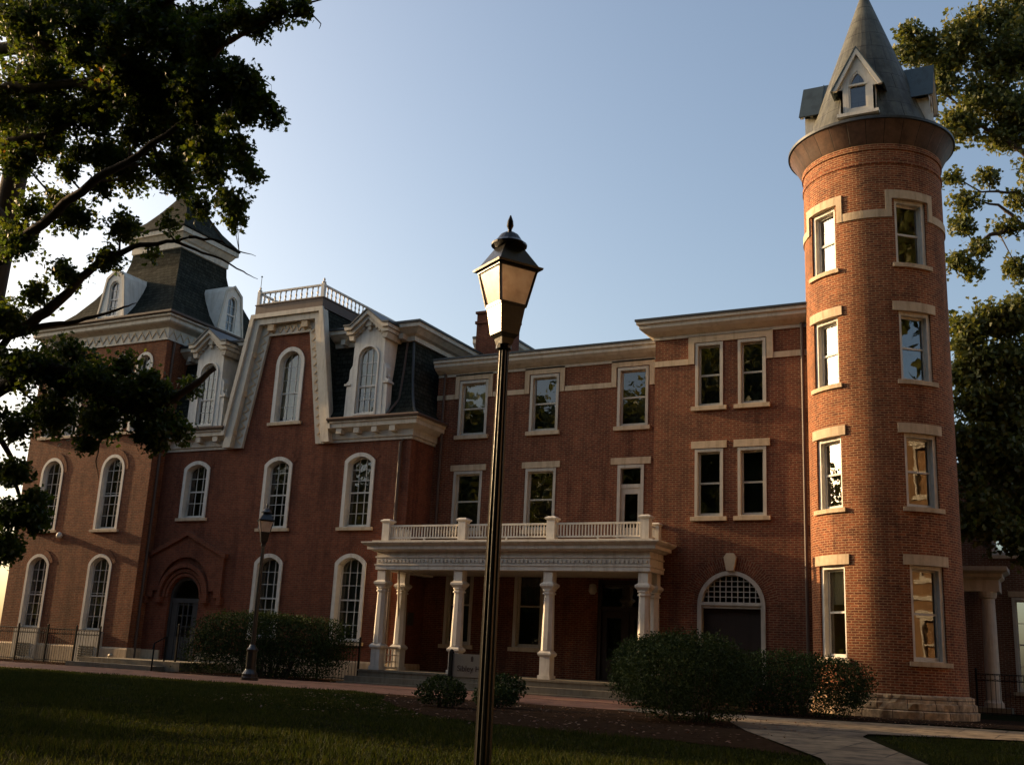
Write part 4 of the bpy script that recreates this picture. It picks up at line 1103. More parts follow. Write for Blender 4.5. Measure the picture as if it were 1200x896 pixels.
mb = MB(); mb.box(-5.8, -2.3, 41.3, 43, 0, .2); bld(mb, 'step', 'concrete', fb)

# ------------------------------------------------------------------ sunlit building to the right of the camera (seen in the tower panes, throws warm light back)
yb = thing('courtyard_building', 'sunlit orange brick building on the right side of the courtyard', 'building', (15, 20, 0))
mb = MB(); yw = [(x, z, z + 2.3, 1.2, 0) for x in (-9, -6, -3, 0, 3, 6, 9, 12) for z in (1.3, 5.2, 8.8)]
mb.panel([(-12, 0), (15, 0), (15, 12.5), (-12, 12.5)], [opening(*w) for w in yw], 0, .25)
mb.box(-12, 15, .26, 10, 0, 12.5)
mb.build('wall', 'brick_yard', yb, rz=-PI / 2)
for w in yw:
    mb = MB(); mb.ring(outline(.6, w[1], w[2], 0, cx=w[0]), outline(.5, w[1] + .1, w[2] - .1, 0, cx=w[0]), -.02, .15); mb.box(w[0] - .5, w[0] + .5, .05, .1, w[1] + 1.12, w[1] + 1.2)
    mb.box(w[0] - .75, w[0] + .75, -.06, .1, w[2], w[2] + .25); mb.box(w[0] - .75, w[0] + .75, -.1, .1, w[1] - .14, w[1])
    f = mb.build('window', 'trim', yb, rz=-PI / 2)
mb = MB(); mb.box(-12.3, 15.3, -.4, 10, 12.5, 12.9); mb.box(-12, 15, -.1, 0, 4.3, 4.5); mb.build('cornice', 'trim', yb, rz=-PI / 2)

# ------------------------------------------------------------------ ground
def sheet(name, poly, z, m, label=None):
    mb = MB(); mb.add([(x, y, z) for x, y in poly], [tuple(range(len(poly)))])
    o = mb.build(name, m); o['kind'] = 'structure'; return o
mb = MB(); mb.box(-300, 300, -300, 300, -1, 0); o = mb.build('ground', 'soil'); o['kind'] = 'structure'
lawn = [(-60, -12), (-1.0, -12), (-1.3, 4), (-2.2, 11.8), (-3.1, 14.2), (-4.3, 14.7), (-5.2, 15.1), (-6.6, 14.9), (-8.2, 15.5), (-9.6, 16.0), (-11.2, 17.6), (-13.2, 19.8), (-14.6, 22.0), (-16.5, 23.5), (-60, 23.6)]
sheet('lawn', lawn, .008, 'soil')
sheet('brick_path', [(-70, 23.6), (-14, 23.6), (-9.5, 23.6), (-9.5, 27.2), (-21, 27.6), (-21, 29.9), (-24, 28.3), (-28.4, 28.3), (-28.4, 28.9), (-33.4, 28.9), (-70, 28.9)], .012, 'paver')
sheet('brick_path', [(-20.99, 27.61), (-10.6, 27.25), (-10.6, 29.76), (-20.99, 29.76)], .016, 'paver')
sheet('flower_bed', [(-16.5, 23.58), (-14.6, 22.0), (-13.2, 19.8), (-11.2, 17.6), (-9.6, 16.0), (-8.2, 15.5), (-6.6, 14.9), (-5.2, 15.1), (-4.3, 14.7), (-3.1, 14.2), (-5.2, 18.9), (-6.4, 22), (-9.5, 23.58)], .020, 'mulch')
sheet('flower_bed', [(-9.5, 25.3), (-6.2, 25.2), (-3.3, 27.5), (3, 28.5), (3, 34), (-8, 34), (-10.6, 31.9), (-10.6, 27.2), (-9.5, 27.2)], .022, 'mulch')
sheet('flower_bed', [(-28.3, 28.3), (-24, 28.3), (-21.8, 29.9), (-21.8, 32.4), (-28.3, 32.4)], .024, 'mulch')
sheet('flower_bed', [(-70, 28.9), (-33.4, 28.9), (-33.4, 31.8), (-70, 31.8)], .018, 'mulch')
sheet('concrete_path', [(-9.5, 23.6), (-6.4, 22), (-5.2, 18.9), (-2.9, 13.9), (-1.6, 9), (-1.0, 4), (-.8, -6), (1.2, -6), (.9, 4), (.2, 9), (-1.2, 12.6), (-3.4, 19.6), (-3.5, 20.7), (-1.2, 22.3), (8, 23), (8, 27.2), (-3.2, 26.4), (-6.2, 25.2), (-9.5, 25.3)], .030, 'pathslab')
sheet('lawn', [(-3.35, 20.4), (-1.2, 12.7), (.2, 9.1), (12, 9.1), (12, 22.4), (-1.2, 21.9)], .010, 'soil')

random.seed(11)
def tri_inside(poly, x, y):
    c = False; n = len(poly)
    for i in range(n):
        x1, y1 = poly[i]; x2, y2 = poly[i - 1]
        if (y1 > y) != (y2 > y) and x < (x2 - x1) * (y - y1) / (y2 - y1) + x1: c = not c
    return c
def blades(name, poly, n, x0, x1, y0, y1, hmin, hmax, label):
    V = []; F = []; k = 0
    while k < n:
        x = random.uniform(x0, x1); y = y0 + (y1 - y0) * random.random() ** 1.35
        if math.sin(x * .9 + 1.3 * math.sin(y * .7)) * math.sin(y * 1.1 + x * .3) > random.uniform(.35, 1.3): k += .2; continue
        if x / max(y, 1) < -1.6 or x / max(y, 1) > .02 or not tri_inside(poly, x, y): k += .25; continue
        h = random.uniform(hmin, hmax) * .8 * (1 + .5 * math.sin(x * 1.7) * math.cos(y * 2.1)); a_ = random.uniform(0, 6.28); w_ = .004 + .0004 * y
        dx, dy = math.cos(a_) * w_, math.sin(a_) * w_; lx, ly = random.uniform(-.6, .6) * h, random.uniform(-.6, .6) * h
        i = len(V); V += [(x - dx, y - dy, .008), (x + dx, y + dy, .008), (x + lx, y + ly, h)]; F.append((i, i + 1, i + 2)); k += 1
    me = bpy.data.meshes.new(name); me.from_pydata(V, [], F); me.materials.append(M['grass'])
    o = bpy.data.objects.new(name, me); COL.objects.link(o); tag(o, label, 'grass', kind='stuff')
blades('grass', lawn, 190000, -34, -1, 5.6, 23.6, .04, .10, 'short mown grass of the wide lawn')
blades('grass', [(-3.3, 20.3), (-1.2, 12.8), (.2, 9.2), (1, 9.2), (1, 22.0), (-1.2, 21.8)], 14000, -3.5, 1, 9, 22, .04, .09, 'short mown grass patch right of the concrete path')

def leafmesh(name, pts, size, m, shape='star', parent=None, flat=False, squash=1):
    V = []; F = []
    star = [(0, -.15), (.25, -.42), (.22, -.1), (.62, -.12), (.30, .16), (.42, .55), (.12, .38), (0, .85), (-.12, .38), (-.42, .55), (-.30, .16), (-.62, -.12), (-.22, -.1), (-.25, -.42)]
    star5 = [(0, -.4), (.2, -.12), (.6, -.1), (.3, .18), (.36, .6), (0, .95), (-.36, .6), (-.3, .18), (-.6, -.1), (-.2, -.12)]
    dia = [(0, -.6), (.34, .0), (0, .7), (-.34, .0)]
    sh = {'star': star5, 'dia': dia}[shape]
    gz = random.gauss
    for p in pts:
        s = size * random.uniform(.65, 1.25)
        if flat: n_ = Vector((gz(0, .25), gz(0, .25), 1)).normalized()
        else: n_ = Vector((gz(0, 1), gz(0, 1), gz(0, 1) + .35)).normalized()
        a_ = n_.cross(Vector((gz(0, 1), gz(0, 1), gz(0, 1)))).normalized(); b_ = n_.cross(a_)
        i = len(V)
        V += [tuple(p + (a_ * u + b_ * v) * s + n_ * (abs(u) * .25 * s)) for u, v in sh]
        F.append(tuple(range(i, i + len(sh))))
    me = bpy.data.meshes.new(name); me.from_pydata(V, [], F); me.materials.append(M[m])
    o = bpy.data.objects.new(name, me); COL.objects.link(o); o.parent = parent
    return o

# fallen leaves
pts = []
for _ in range(1500):
    r_ = random.random()
    if r_ < .55: x, y = random.uniform(-16, -4.2), random.uniform(15, 23.5)
    elif r_ < .8: x, y = random.uniform(-44, -21), random.uniform(28.2, 30.8)
    else: x, y = random.uniform(-8, -2), random.uniform(26.5, 30)
    pts.append(Vector((x, y, .035)))
o = leafmesh('fallen_leaves', pts, .055, 'litter', 'dia', flat=True); tag(o, 'scattered dry leaves on the mulch beds and path edges', 'leaves', kind='stuff')

def rvec():
    while True:
        v = Vector((random.uniform(-1, 1), random.uniform(-1, 1), random.uniform(-1, 1)))
        if .05 < v.length < 1: return v
# ------------------------------------------------------------------ hedges and bushes
def hedge(name, label, cat, c, half, n, size, boxy=.6, group=None, stems=8, shape='dia', lean=.0, m='leaf_hedge'):
    t = thing(name, label, cat, (c[0], c[1], 0), 0, group)
    pts = []
    zc = half[2] * 1.02; lumps = [(rvec(), random.uniform(.0, .16)) for _ in range(14)]
    while len(pts) < n:
        v = rvec(); L_ = (abs(v.x) ** (2 + boxy * 4) + abs(v.y) ** (2 + boxy * 4) + abs(v.z) ** (2 + boxy * 4)) ** (1 / (2 + boxy * 4))
        v = v / L_; k = random.random() ** .22
        d_ = v.normalized(); bump = 1 + sum(a_ * max(0, d_.dot(u.normalized())) ** 6 for u, a_ in lumps) + random.gauss(0, .06)
        p = Vector((v.x * half[0], v.y * half[1], v.z * half[2])) * k * bump
        if p.z < -half[2] * .55 and random.random() < .45: continue
        p.z += zc
        if p.z < .06: continue
        pts.append(p)
    leafmesh('foliage', pts, size, m, shape, t)
    w = MB()
    for k in range(stems):
        a_ = random.uniform(0, 6.28); r_ = random.uniform(.1, .8)
        x, y = half[0] * r_ * math.cos(a_), half[1] * r_ * math.sin(a_)
        w.tube([(x * .7, y * .7, 0), (x * .85, y * .85, zc * .5), (x, y, zc * 1.3)], [.025, .02, .008], 4)
    w.build('stems', 'bark', t)
    return t
random.seed(21)
hedge('hedge', 'long clipped hedge with flat top left of the porch', 'hedge', (-24.85, 30.0), (2.85, .85, 1.0), 34000, .06, .8, stems=30)
hedge('bush', 'large rounded bush in the bed, nearest the concrete path', 'bush', (-6.75, 20.6), (1.12, 1.2, .80), 20000, .045, .1, stems=10)
hedge('bush', 'rounded bush against the right end of the porch steps', 'bush', (-9.4, 26.6), (1.22, 1.2, .86), 20000, .05, .1, stems=10)
hedge('bush', 'wide low bush at the foot of the round tower', 'bush', (-6.35, 27.5), (1.7, 1.0, .70), 22000, .05, .2, stems=12)
hedge('shrub', 'small spiky shrub just left of the name board post', 'shrub', (-11.45, 19.3), (.52, .4, .30), 1800, .055, .0, stems=6)
hedge('shrub', 'small low shrub behind the tall foreground lamp post', 'shrub', (-10.95, 20.6), (.5, .4, .24), 1500, .055, .0, stems=6)
hedge('shrub', 'small dark shrub right of the name board', 'shrub', (-12.5, 24.0), (.5, .4, .33), 1500, .06, .0, stems=6)
# ------------------------------------------------------------------ trees
def tree(name, label, root, trunk, limbs, clumps, leaf, m, shape, dens, twig=.02, group=None, wood='bark', tw=9, lper=14):
    """trunk and limbs: lists of (point, radius); clumps: (centre, radius, density); world metres"""
    t = thing(name, label, 'tree', root, 0, group); o0 = Vector(root)
    mb = MB(); mb.tube([Vector(p) - o0 for p, r in trunk], [r for p, r in trunk], 12); mb.build('trunk', wood, t, smooth=True)
    w = MB(); nodes = []
    for lb in limbs:
        P_ = [Vector(p) - o0 for p, r in lb]; r_ = [r for p, r in lb]
        Q = []; RQ = []
        for i in range(len(P_) - 1):                 # subdivide with a little crookedness
            for k in range(4):
                f = k / 4; q = P_[i].lerp(P_[i + 1], f)
                if k: q += rvec() * (P_[i + 1] - P_[i]).length * .045
                Q.append(q); RQ.append(r_[i] * (1 - f) + r_[i + 1] * f)
        Q.append(P_[-1]); RQ.append(r_[-1]); w.tube(Q, RQ, 7); nodes += list(zip(Q, RQ))
    pts = []
    for c, r_, d_ in clumps:
        c = Vector(c) - o0
        q, rq = min(nodes, key=lambda n_: (n_[0] - c).length)
        mid = q.lerp(c, .5) + rvec() * r_ * .3 + Vector((0, 0, -.05 * r_))
        rb = min(rq * .6, .02 + r_ * .018)
        w.tube([q, mid, c], [rb, rb * .75, rb * .5], 5)
        nt_ = max(3, int(tw * d_ * (r_ ** 1.2)))
        for _ in range(nt_):
            v = rvec(); v.z *= .8; e = c + v.normalized() * r_ * (random.random() ** .45) * random.uniform(.85, 1.45)
            s_ = q.lerp(c, random.uniform(.55, 1)) if random.random() < .5 else mid.lerp(c, random.random())
            m_ = s_.lerp(e, .55) + rvec() * r_ * .12
            w.tube([s_, m_, e], [rb * .4, rb * .22, .003], 3, cap=False)
            n_l = int(lper * random.uniform(.5, 1.5))
            for k in range(n_l):
                f = random.random() ** .6
                b_ = s_.lerp(m_, f * 2) if f < .5 else m_.lerp(e, f * 2 - 1)
                pts.append(b_ + rvec() * (leaf * 2.4))
    w.build('limbs', wood, t, smooth=True)
    leafmesh('crown', pts, leaf, m, shape, t)
    return t, len(pts)
random.seed(5)
LT=([((-20.5,14.0,-0.2),0.55),((-20.4,14.0,1.2),0.42),((-20.3,14.1,4),0.36),((-20.0,14.0,8),0.3),((-19.5,13.8,12),0.22),((-19.2,13.7,15.5),0.1)],[[((-20.1,14.0,7.0),0.14),((-18.84,12.29,7.49),0.124),((-17.57,12.39,7.8),0.109),((-16.41,12.29,8.32),0.093),((-15.02,12.12,8.87),0.077),((-14.04,12.2,9.25),0.061),((-12.77,12.11,9.74),0.046),((-11.84,12.2,10.1),0.03)],[((-19.8,14.0,9.5),0.15),((-19.05,11.97,9.89),0.126),((-17.77,12.11,10.04),0.102),((-17.13,12.15,10.12),0.078),((-16.46,12.22,10.11),0.054),((-15.68,12.41,10.52),0.03)],[((-19.6,14.0,11),0.17),((-18.67,11.64,12.05),0.15),((-16.79,11.76,11.76),0.13),((-14.68,11.74,11.41),0.11),((-14.07,11.7,11.53),0.09),((-13.51,11.74,11.8),0.07),((-13.07,11.79,11.93),0.05)],[((-19.7,14.0,10.5),0.12),((-18.52,11.88,11.21),0.106),((-16.56,12.09,11.07),0.092),((-14.1,12.13,10.64),0.079),((-12.79,12.09,10.44),0.065),((-12.26,12.06,10.89),0.051),((-11.77,12.26,11.22),0.037),((-11.07,12.37,11.5),0.024),((-10.47,12.62,11.66),0.01)],[((-20.3,14.1,4.6),0.16),((-19.04,12.54,6.05),0.144),((-17.45,12.56,6.41),0.128),((-16.97,12.71,6.52),0.112),((-16.42,12.76,6.86),0.096),((-15.85,12.84,7.4),0.079),((-15.26,12.93,7.77),0.063),((-14.64,13.03,7.94),0.047),((-13.96,13.18,7.97),0.031),((-13.66,13.21,8.02),0.015)],[((-20.3,14.1,3.6),0.18),((-19.17,12.71,4.75),0.163),((-17.6,12.86,5.43),0.146),((-16.48,13.01,5.79),0.129),((-15.61,13.28,5.44),0.112),((-14.9,13.49,4.99),0.096),((-14.24,13.75,5.11),0.079),((-13.69,13.89,5.51),0.062),((-13.43,14.0,5.79),0.045)],[((-20.3,14.1,3.9),0.1),((-18.89,12.77,5.25),0.085),((-17.36,12.68,6.35),0.069),((-16.64,12.81,6.54),0.054),((-16.06,13.07,6.64),0.039),((-15.3,13.34,6.89),0.023),((-15.04,13.48,7.02),0.008)],[((-20.3,14.1,3.0),0.1),((-18.76,12.96,3.79),0.082),((-17.62,12.84,4.69),0.064),((-17.19,13.08,4.08),0.046),((-16.94,13.24,3.16),0.028),((-16.97,13.2,2.54),0.01)],[((-13.66,13.21,8.02),0.03),((-13.17,13.41,7.96),0.021),((-12.76,13.54,7.75),0.013),((-12.54,13.74,7.7),0.004)],[((-13.96,13.18,7.97),0.03),((-13.27,13.46,7.7),0.021),((-12.74,13.69,7.42),0.013),((-12.48,13.79,7.28),0.004)],[((-15.61,13.28,5.44),0.02),((-15.4,13.38,4.69),0.015),((-15.32,13.32,4.05),0.009),((-15.26,13.39,3.72),0.004)],[((-11.07,12.37,11.5),0.02),((-10.82,12.46,11.39),0.015),((-10.65,12.6,11.2),0.009),((-10.67,12.59,11.1),0.004)],[((-12.77,12.11,9.74),0.02),((-12.22,12.24,10.56),0.015),((-11.84,12.47,10.44),0.01),((-11.58,12.59,10.25),0.005)]],[((-16.51,11.29,12.04),0.88,0.85),((-15.74,11.85,12.53),0.12,0.8),((-16.3,11.54,13.18),0.17,0.8),((-16.76,10.52,12.33),0.16,0.8),((-17.91,12.2,13.01),0.87,0.75),((-15.1,11.54,11.92),0.84,0.85),((-14.57,12.4,12.35),0.15,0.8),((-15.2,11.66,11.1),0.11,0.8),((-15.41,11.5,11.03),0.18,0.8),((-15.75,12.04,12.53),0.8,0.75),((-16.99,12.35,11.58),0.9,0.85),((-17.77,12.62,11.01),0.17,0.8),((-17.73,12.27,12.62),0.2,0.8),((-17.59,12.44,13.05),0.19,0.8),((-18.58,13.48,12.29),0.89,0.75),((-14.32,11.71,10.8),0.72,0.85),((-14.09,12.22,10.18),0.16,0.8),((-14.95,11.24,10.86),0.18,0.8),((-14.68,12.35,12.05),0.18,0.8),((-15.8,12.91,11.77),0.73,0.75),((-13.49,11.92,11.22),0.58,0.85),((-13.61,11.77,11.91),0.12,0.8),((-13.6,11.68,11.76),0.17,0.8),((-13.51,12.56,12.0),0.18,0.8),((-14.67,12.97,12.12),0.57,0.75),((-12.76,11.97,10.1),0.5,0.85),((-13.24,11.77,10.41),0.12,0.8),((-12.84,12.74,10.8),0.11,0.8),((-13.25,12.18,11.05),0.12,0.8),((-13.7,12.62,10.57),0.48,0.75),((-15.59,12.53,10.56),0.71,0.85),((-15.61,12.86,9.76),0.12,0.8),((-16.33,13.29,11.24),0.68,0.75),((-14.14,12.69,10.0),0.65,0.85),((-13.58,12.76,10.47),0.16,0.8),((-15.39,13.7,10.92),0.64,0.75),((-12.43,12.32,9.01),0.45,0.7),((-12.34,13.07,8.97),0.1,0.8),((-13.85,13.41,9.9),0.5,0.75),((-11.81,12.23,8.06),0.29,0.7),((-13.48,12.67,8.91),0.5,0.7),((-14.78,13.66,9.73),0.55,0.75),((-15.22,12.98,9.57),0.54,0.7),((-15.27,12.58,8.99),0.19,0.8),((-16.53,13.81,10.26),0.59,0.75),((-12.64,12.11,10.96),0.4,0.85),((-12.42,11.8,11.2),0.12,0.8),((-13.44,12.25,11.05),0.16,0.8),((-12.79,12.19,11.64),0.15,0.8),((-13.56,12.85,11.53),0.39,0.75),((-11.8,12.24,11.28),0.27,0.85),((-11.83,11.89,11.25),0.13,0.8),((-11.44,12.31,11.49),0.26,0.85),((-10.99,12.44,11.49),0.17,0.85),((-11.73,12.3,10.13),0.27,0.85),((-12.54,12.63,10.5),0.17,0.8),((-11.89,12.58,9.96),0.12,0.8),((-11.85,12.06,10.29),0.14,0.8),((-11.77,12.27,9.56),0.27,0.85),((-11.69,11.84,9.18),0.09,0.8),((-11.29,12.44,9.48),0.14,0.85),((-11.41,12.33,9.76),0.14,0.85),((-12.19,12.14,10.3),0.34,0.85),((-11.87,12.25,10.06),0.11,0.8),((-12.72,12.12,10.47),0.12,0.8),((-12.41,12.58,10.09),0.17,0.8),((-15.69,12.4,9.56),0.34,0.5599999999999999),((-15.62,11.95,9.16),0.16,0.8),((-16.86,12.52,10.07),0.46,0.48999999999999994),((-16.85,12.04,9.54),0.13,0.8),((-17.92,13.47,10.78),0.49,0.5249999999999999),((-17.17,12.09,9.6),0.46,0.63),((-17.56,12.88,10.34),0.15,0.8),((-18.55,12.95,10.5),0.5,0.675),((-16.96,12.38,8.74),0.35,0.5599999999999999),((-16.07,12.72,8.57),0.4,0.63),((-17.61,13.7,9.29),0.43,0.675),((-15.17,13.03,8.43),0.34,0.63),((-15.27,12.92,7.67),0.31,0.63),((-16.07,12.73,7.44),0.34,0.63),((-17.05,12.26,8.02),0.41,0.63),((-18.12,13.08,8.72),0.43,0.675),((-16.78,12.63,7.11),0.35,0.5599999999999999),((-17.0,12.33,6.54),0.41,0.63),((-17.87,12.91,6.82),0.43,0.675),((-14.45,13.09,7.72),0.15,0.24499999999999997),((-13.94,12.91,8.2),0.2,0.35),((-12.28,12.19,8.53),0.28,0.63),((-16.47,13.03,5.63),0.57,0.7),((-16.8,12.68,5.88),0.14,0.8),((-17.71,14.21,6.24),0.62,0.75),((-15.62,13.28,5.5),0.56,0.7),((-15.54,13.61,4.93),0.15,0.8),((-16.27,13.97,5.77),0.58,0.75),((-14.8,13.45,5.29),0.47,0.7),((-14.82,13.97,5.07),0.19,0.8),((-15.28,14.16,5.41),0.49,0.75),((-14.31,13.68,5.28),0.31,0.84),((-14.62,13.64,5.64),0.17,0.8),((-15.31,13.33,4.75),0.39,0.7),((-15.39,13.12,4.35),0.18,0.8),((-16.77,14.62,5.12),0.43,0.75),((-16.38,13.14,4.85),0.46,0.7),((-16.28,13.19,5.44),0.19,0.8),((-17.32,13.75,5.04),0.49,0.75),((-17.23,12.86,5.81),0.5,0.7),((-18.76,13.99,6.15),0.54,0.75),((-17.15,12.97,4.73),0.39,0.7),((-17.41,12.66,4.93),0.13,0.8),((-14.61,13.66,4.58),0.26,0.63),((-14.2,13.62,4.55),0.14,0.8),((-14.16,13.84,4.71),0.18,0.63),((-14.28,14.26,4.68),0.19,0.8),((-13.93,13.93,5.54),0.1,0.48999999999999994),((-14.16,14.28,5.55),0.13,0.8),((-16.01,13.12,6.11),0.32,0.48999999999999994),((-15.05,13.48,5.88),0.26,0.5599999999999999),((-14.42,13.86,4.34),0.16,0.5599999999999999),((-14.29,13.61,4.45),0.15,0.8),((-17.0,13.17,3.84),0.22,0.63),((-16.93,12.79,3.84),0.18,0.8),((-17.68,13.38,3.92),0.15,0.8),((-17.76,13.47,3.85),0.16,0.8),((-17.06,13.08,3.04),0.19,0.63),((-17.16,13.17,3.27),0.14,0.8),((-16.79,13.13,3.01),0.2,0.8),((-17.54,13.2,3.08),0.16,0.8),((-16.77,13.3,3.32),0.11,0.5599999999999999),((-17.29,13.85,3.46),0.17,0.8),((-17.19,13.59,3.25),0.18,0.8),((-16.8,13.39,3.42),0.18,0.8),((-17.02,13.13,2.41),0.15,0.63),((-16.78,12.81,2.53),0.17,0.8),((-17.42,13.24,2.38),0.2,0.8),((-17.38,13.45,2.57),0.21,0.8),((-16.68,13.4,2.99),0.07,0.48999999999999994),((-16.51,13.18,3.01),0.2,0.8),((-17.05,13.73,3.11),0.14,0.8),((-16.54,13.21,3.0),0.19,0.8),((-17.05,12.76,6.6),0.25,0.42),((-14.02,11.76,11.69),0.52,0.85),((-14.54,11.57,12.15),0.12,0.8),((-14.08,11.2,11.24),0.17,0.8),((-13.95,12.44,12.07),0.17,0.8),((-15.19,12.87,12.67),0.52,0.75),((-12.23,12.09,11.51),0.17,0.425),((-12.02,11.79,11.09),0.13,0.8),((-12.44,12.59,11.75),0.11,0.8),((-12.61,12.49,12.08),0.15,0.8),((-17.83,12.01,10.77),0.61,0.68),((-17.73,12.27,11.37),0.14,0.8),((-18.52,12.44,11.23),0.58,0.6000000000000001),((-16.42,12.28,10.43),0.5,0.595),((-16.94,11.98,10.63),0.15,0.8),((-17.93,13.34,11.29),0.49,0.5249999999999999),((-14.24,12.27,10.58),0.67,0.85),((-14.53,12.31,9.83),0.15,0.8),((-13.89,12.62,11.07),0.17,0.8),((-14.66,11.89,11.2),0.16,0.8),((-15.34,13.38,11.62),0.66,0.75),((-12.79,12.38,9.75),0.46,0.85),((-13.44,12.5,9.56),0.17,0.8),((-13.54,13.16,10.38),0.44,0.75),((-12.72,12.45,8.18),0.21,0.5599999999999999),((-11.81,12.36,8.92),0.2,0.63),((-12.49,12.75,9.15),0.12,0.8),((-11.56,12.46,8.48),0.15,0.5599999999999999),((-11.72,12.31,7.74),0.15,0.63)])
print('LEFT',tree('tree','large dark tree overhanging the upper left of the view and the square tower',(-20.5,14.0,0),*LT,.075,'leaf_left','star',1,tw=125,lper=26)[1])
RT=([((1.62,44.97,-0.2),0.6),((1.62,44.97,4),0.45),((1.4200000000000002,44.97,9),0.36),((1.32,44.97,14),0.28),((1.2200000000000002,44.97,20),0.15)],[[((1.62,44.97,8.5),0.2),((0.82,44.29,17.08),0.158),((-0.86,43.29,18.14),0.115),((-2.04,42.55,17.7),0.073),((-3.1,41.89,16.73),0.03)],[((1.4200000000000002,44.97,10.5),0.2),((1.3,44.48,19.58),0.166),((-0.24,43.5,20.86),0.132),((-1.22,42.98,21.72),0.098),((-2.37,42.33,22.56),0.064),((-3.65,41.64,23.98),0.03)],[((1.32,44.97,13),0.18),((1.31,43.98,23.75),0.142),((-0.42,43.0,24.75),0.105),((-1.59,42.47,25.49),0.068),((-2.92,41.9,26.45),0.03)],[((1.32,44.97,15),0.15),((1.2,43.98,26.45),0.11),((-0.25,43.0,27.4),0.07),((-1.13,42.59,28.16),0.03)],[((1.4200000000000002,44.97,10),0.1),((0.65,44.0,18.76),0.079),((-1.05,42.99,19.51),0.058),((-2.24,42.44,19.47),0.036),((-3.23,41.88,20.12),0.015)],[((-0.86,43.29,18.14),0.1),((-1.68,42.77,18.98),0.055),((-2.84,42.1,19.17),0.01)]],[((-4.23,41.79,25.81),0.79,1),((-3.5,41.85,24.25),0.73,1),((-2.52,41.92,26.17),1.1,1),((-1.46,42.48,25.08),1.24,1),((-0.84,42.99,27.08),1.13,1),((-0.07,43.0,25.43),1.38,1),((-2.01,42.45,23.59),1.18,1),((-2.82,41.91,22.25),0.86,1),((-0.84,42.99,22.95),1.25,1),((0.16,43.5,22.26),1.27,1),((-4.63,41.24,26.48),0.36,0.8),((-4.73,41.23,25.53),0.36,0.7),((-3.14,41.88,25.14),0.73,1),((-1.46,42.98,21.95),0.75,0.8),((-0.4,43.5,20.71),0.82,0.8),((-2.77,41.91,18.97),0.55,0.7),((-3.03,41.89,18.05),0.43,0.8),((-2.34,41.93,16.99),0.43,0.7),((-3.19,41.68,16.39),0.43,0.9),((-2.68,41.91,16.06),0.31,0.8),((-1.44,42.98,18.14),0.5,0.5),((-1.09,42.99,16.17),0.5,0.8),((-1.89,42.46,20.14),0.43,0.5),((-3.24,41.87,19.94),0.37,0.6),((-0.93,42.99,19.02),0.5,0.6),((-1.81,42.46,27.09),0.62,0.8),((-0.05,43.0,28.13),0.94,1),((0.74,43.99,24.26),1.28,1),((0.43,44.0,19.87),0.96,0.7),((-4.19,43.3,26.45),0.64,0.8),((-3.44,43.36,24.85),0.59,0.8),((-2.43,43.43,26.83),0.89,0.8),((-1.33,43.98,25.69),1.0,0.8),((-0.69,44.49,27.74),0.91,0.8),((0.1,44.5,26.04),1.11,0.8),((-1.9,43.96,24.16),0.95,0.8),((-2.73,43.41,22.79),0.69,0.8),((-0.69,44.49,23.49),1.01,0.8),((0.34,45.0,22.77),1.02,0.8),((-3.07,43.39,25.77),0.59,0.8),((-1.33,44.48,22.46),0.6,0.8),((-0.24,45.0,21.17),0.66,0.8),((0.13,44.5,28.83),0.76,0.8),((0.94,45.49,24.82),1.03,0.8),((0.62,45.5,20.3),0.77,0.8)])
tree('tree','tall sunlit oak with bare gaps behind the cone roof of the round tower',(1.62,44.97,0.0),*RT,.155,'leaf_right','star',1,tw=52,lper=22)
RS=([((-0.33,41.0,-0.2),0.35),((-0.33,41.0,3.5),0.28),((-0.43000000000000005,41.0,6.5),0.2),((-0.63,41.0,11),0.08)],[[((-0.33,41.0,6),0.12),((-1.22,39.98,10.15),0.07),((-2.44,39.12,11.24),0.02)],[((-0.33,41.0,4.5),0.12),((-1.24,39.98,7.77),0.07),((-2.57,39.12,8.84),0.02)],[((-0.43000000000000005,41.0,7.5),0.1),((-1.06,39.99,12.58),0.06),((-2.35,39.23,12.96),0.02)]],[((-2.75,38.9,12.8),0.66,1.5),((-1.93,39.25,13.23),0.72,1.5),((-1.13,39.58,13.25),0.91,1.5),((-2.54,38.92,11.65),0.84,1.5),((-1.49,39.47,11.71),1.09,1.5),((-2.74,38.9,10.3),0.84,1.5),((-1.73,39.46,10.06),1.15,1.5),((-0.76,39.99,11.03),1.23,1.5),((-2.95,38.89,8.96),0.72,1.5),((-2.08,39.25,8.41),1.09,1.5),((-1.19,39.78,8.32),1.16,1.5),((-2.89,38.89,7.64),0.6,1.2000000000000002),((-1.92,39.45,6.84),0.79,1.0499999999999998),((-0.97,39.79,13.92),0.55,1.0499999999999998),((-2.89,38.69,12.23),0.36,1.2000000000000002),((-1.19,39.78,6.3),0.79,1.2000000000000002),((-3.0,38.68,11.17),0.36,1.2000000000000002),((-2.67,38.71,6.46),0.72,1.5),((-3.07,38.38,5.86),0.41,1.2000000000000002),((-2.2,38.94,5.92),0.66,1.5),((-1.49,39.47,5.42),0.61,1.35),((-2.64,39.91,8.7),0.86,1.5),((-1.54,40.47,9.67),1.06,1.5)])
tree('tree','lower dense dark tree right of the round tower shading the columned building',(-0.33,41.0,0.0),*RS,.16,'leaf_right','star',1,tw=60,lper=20)

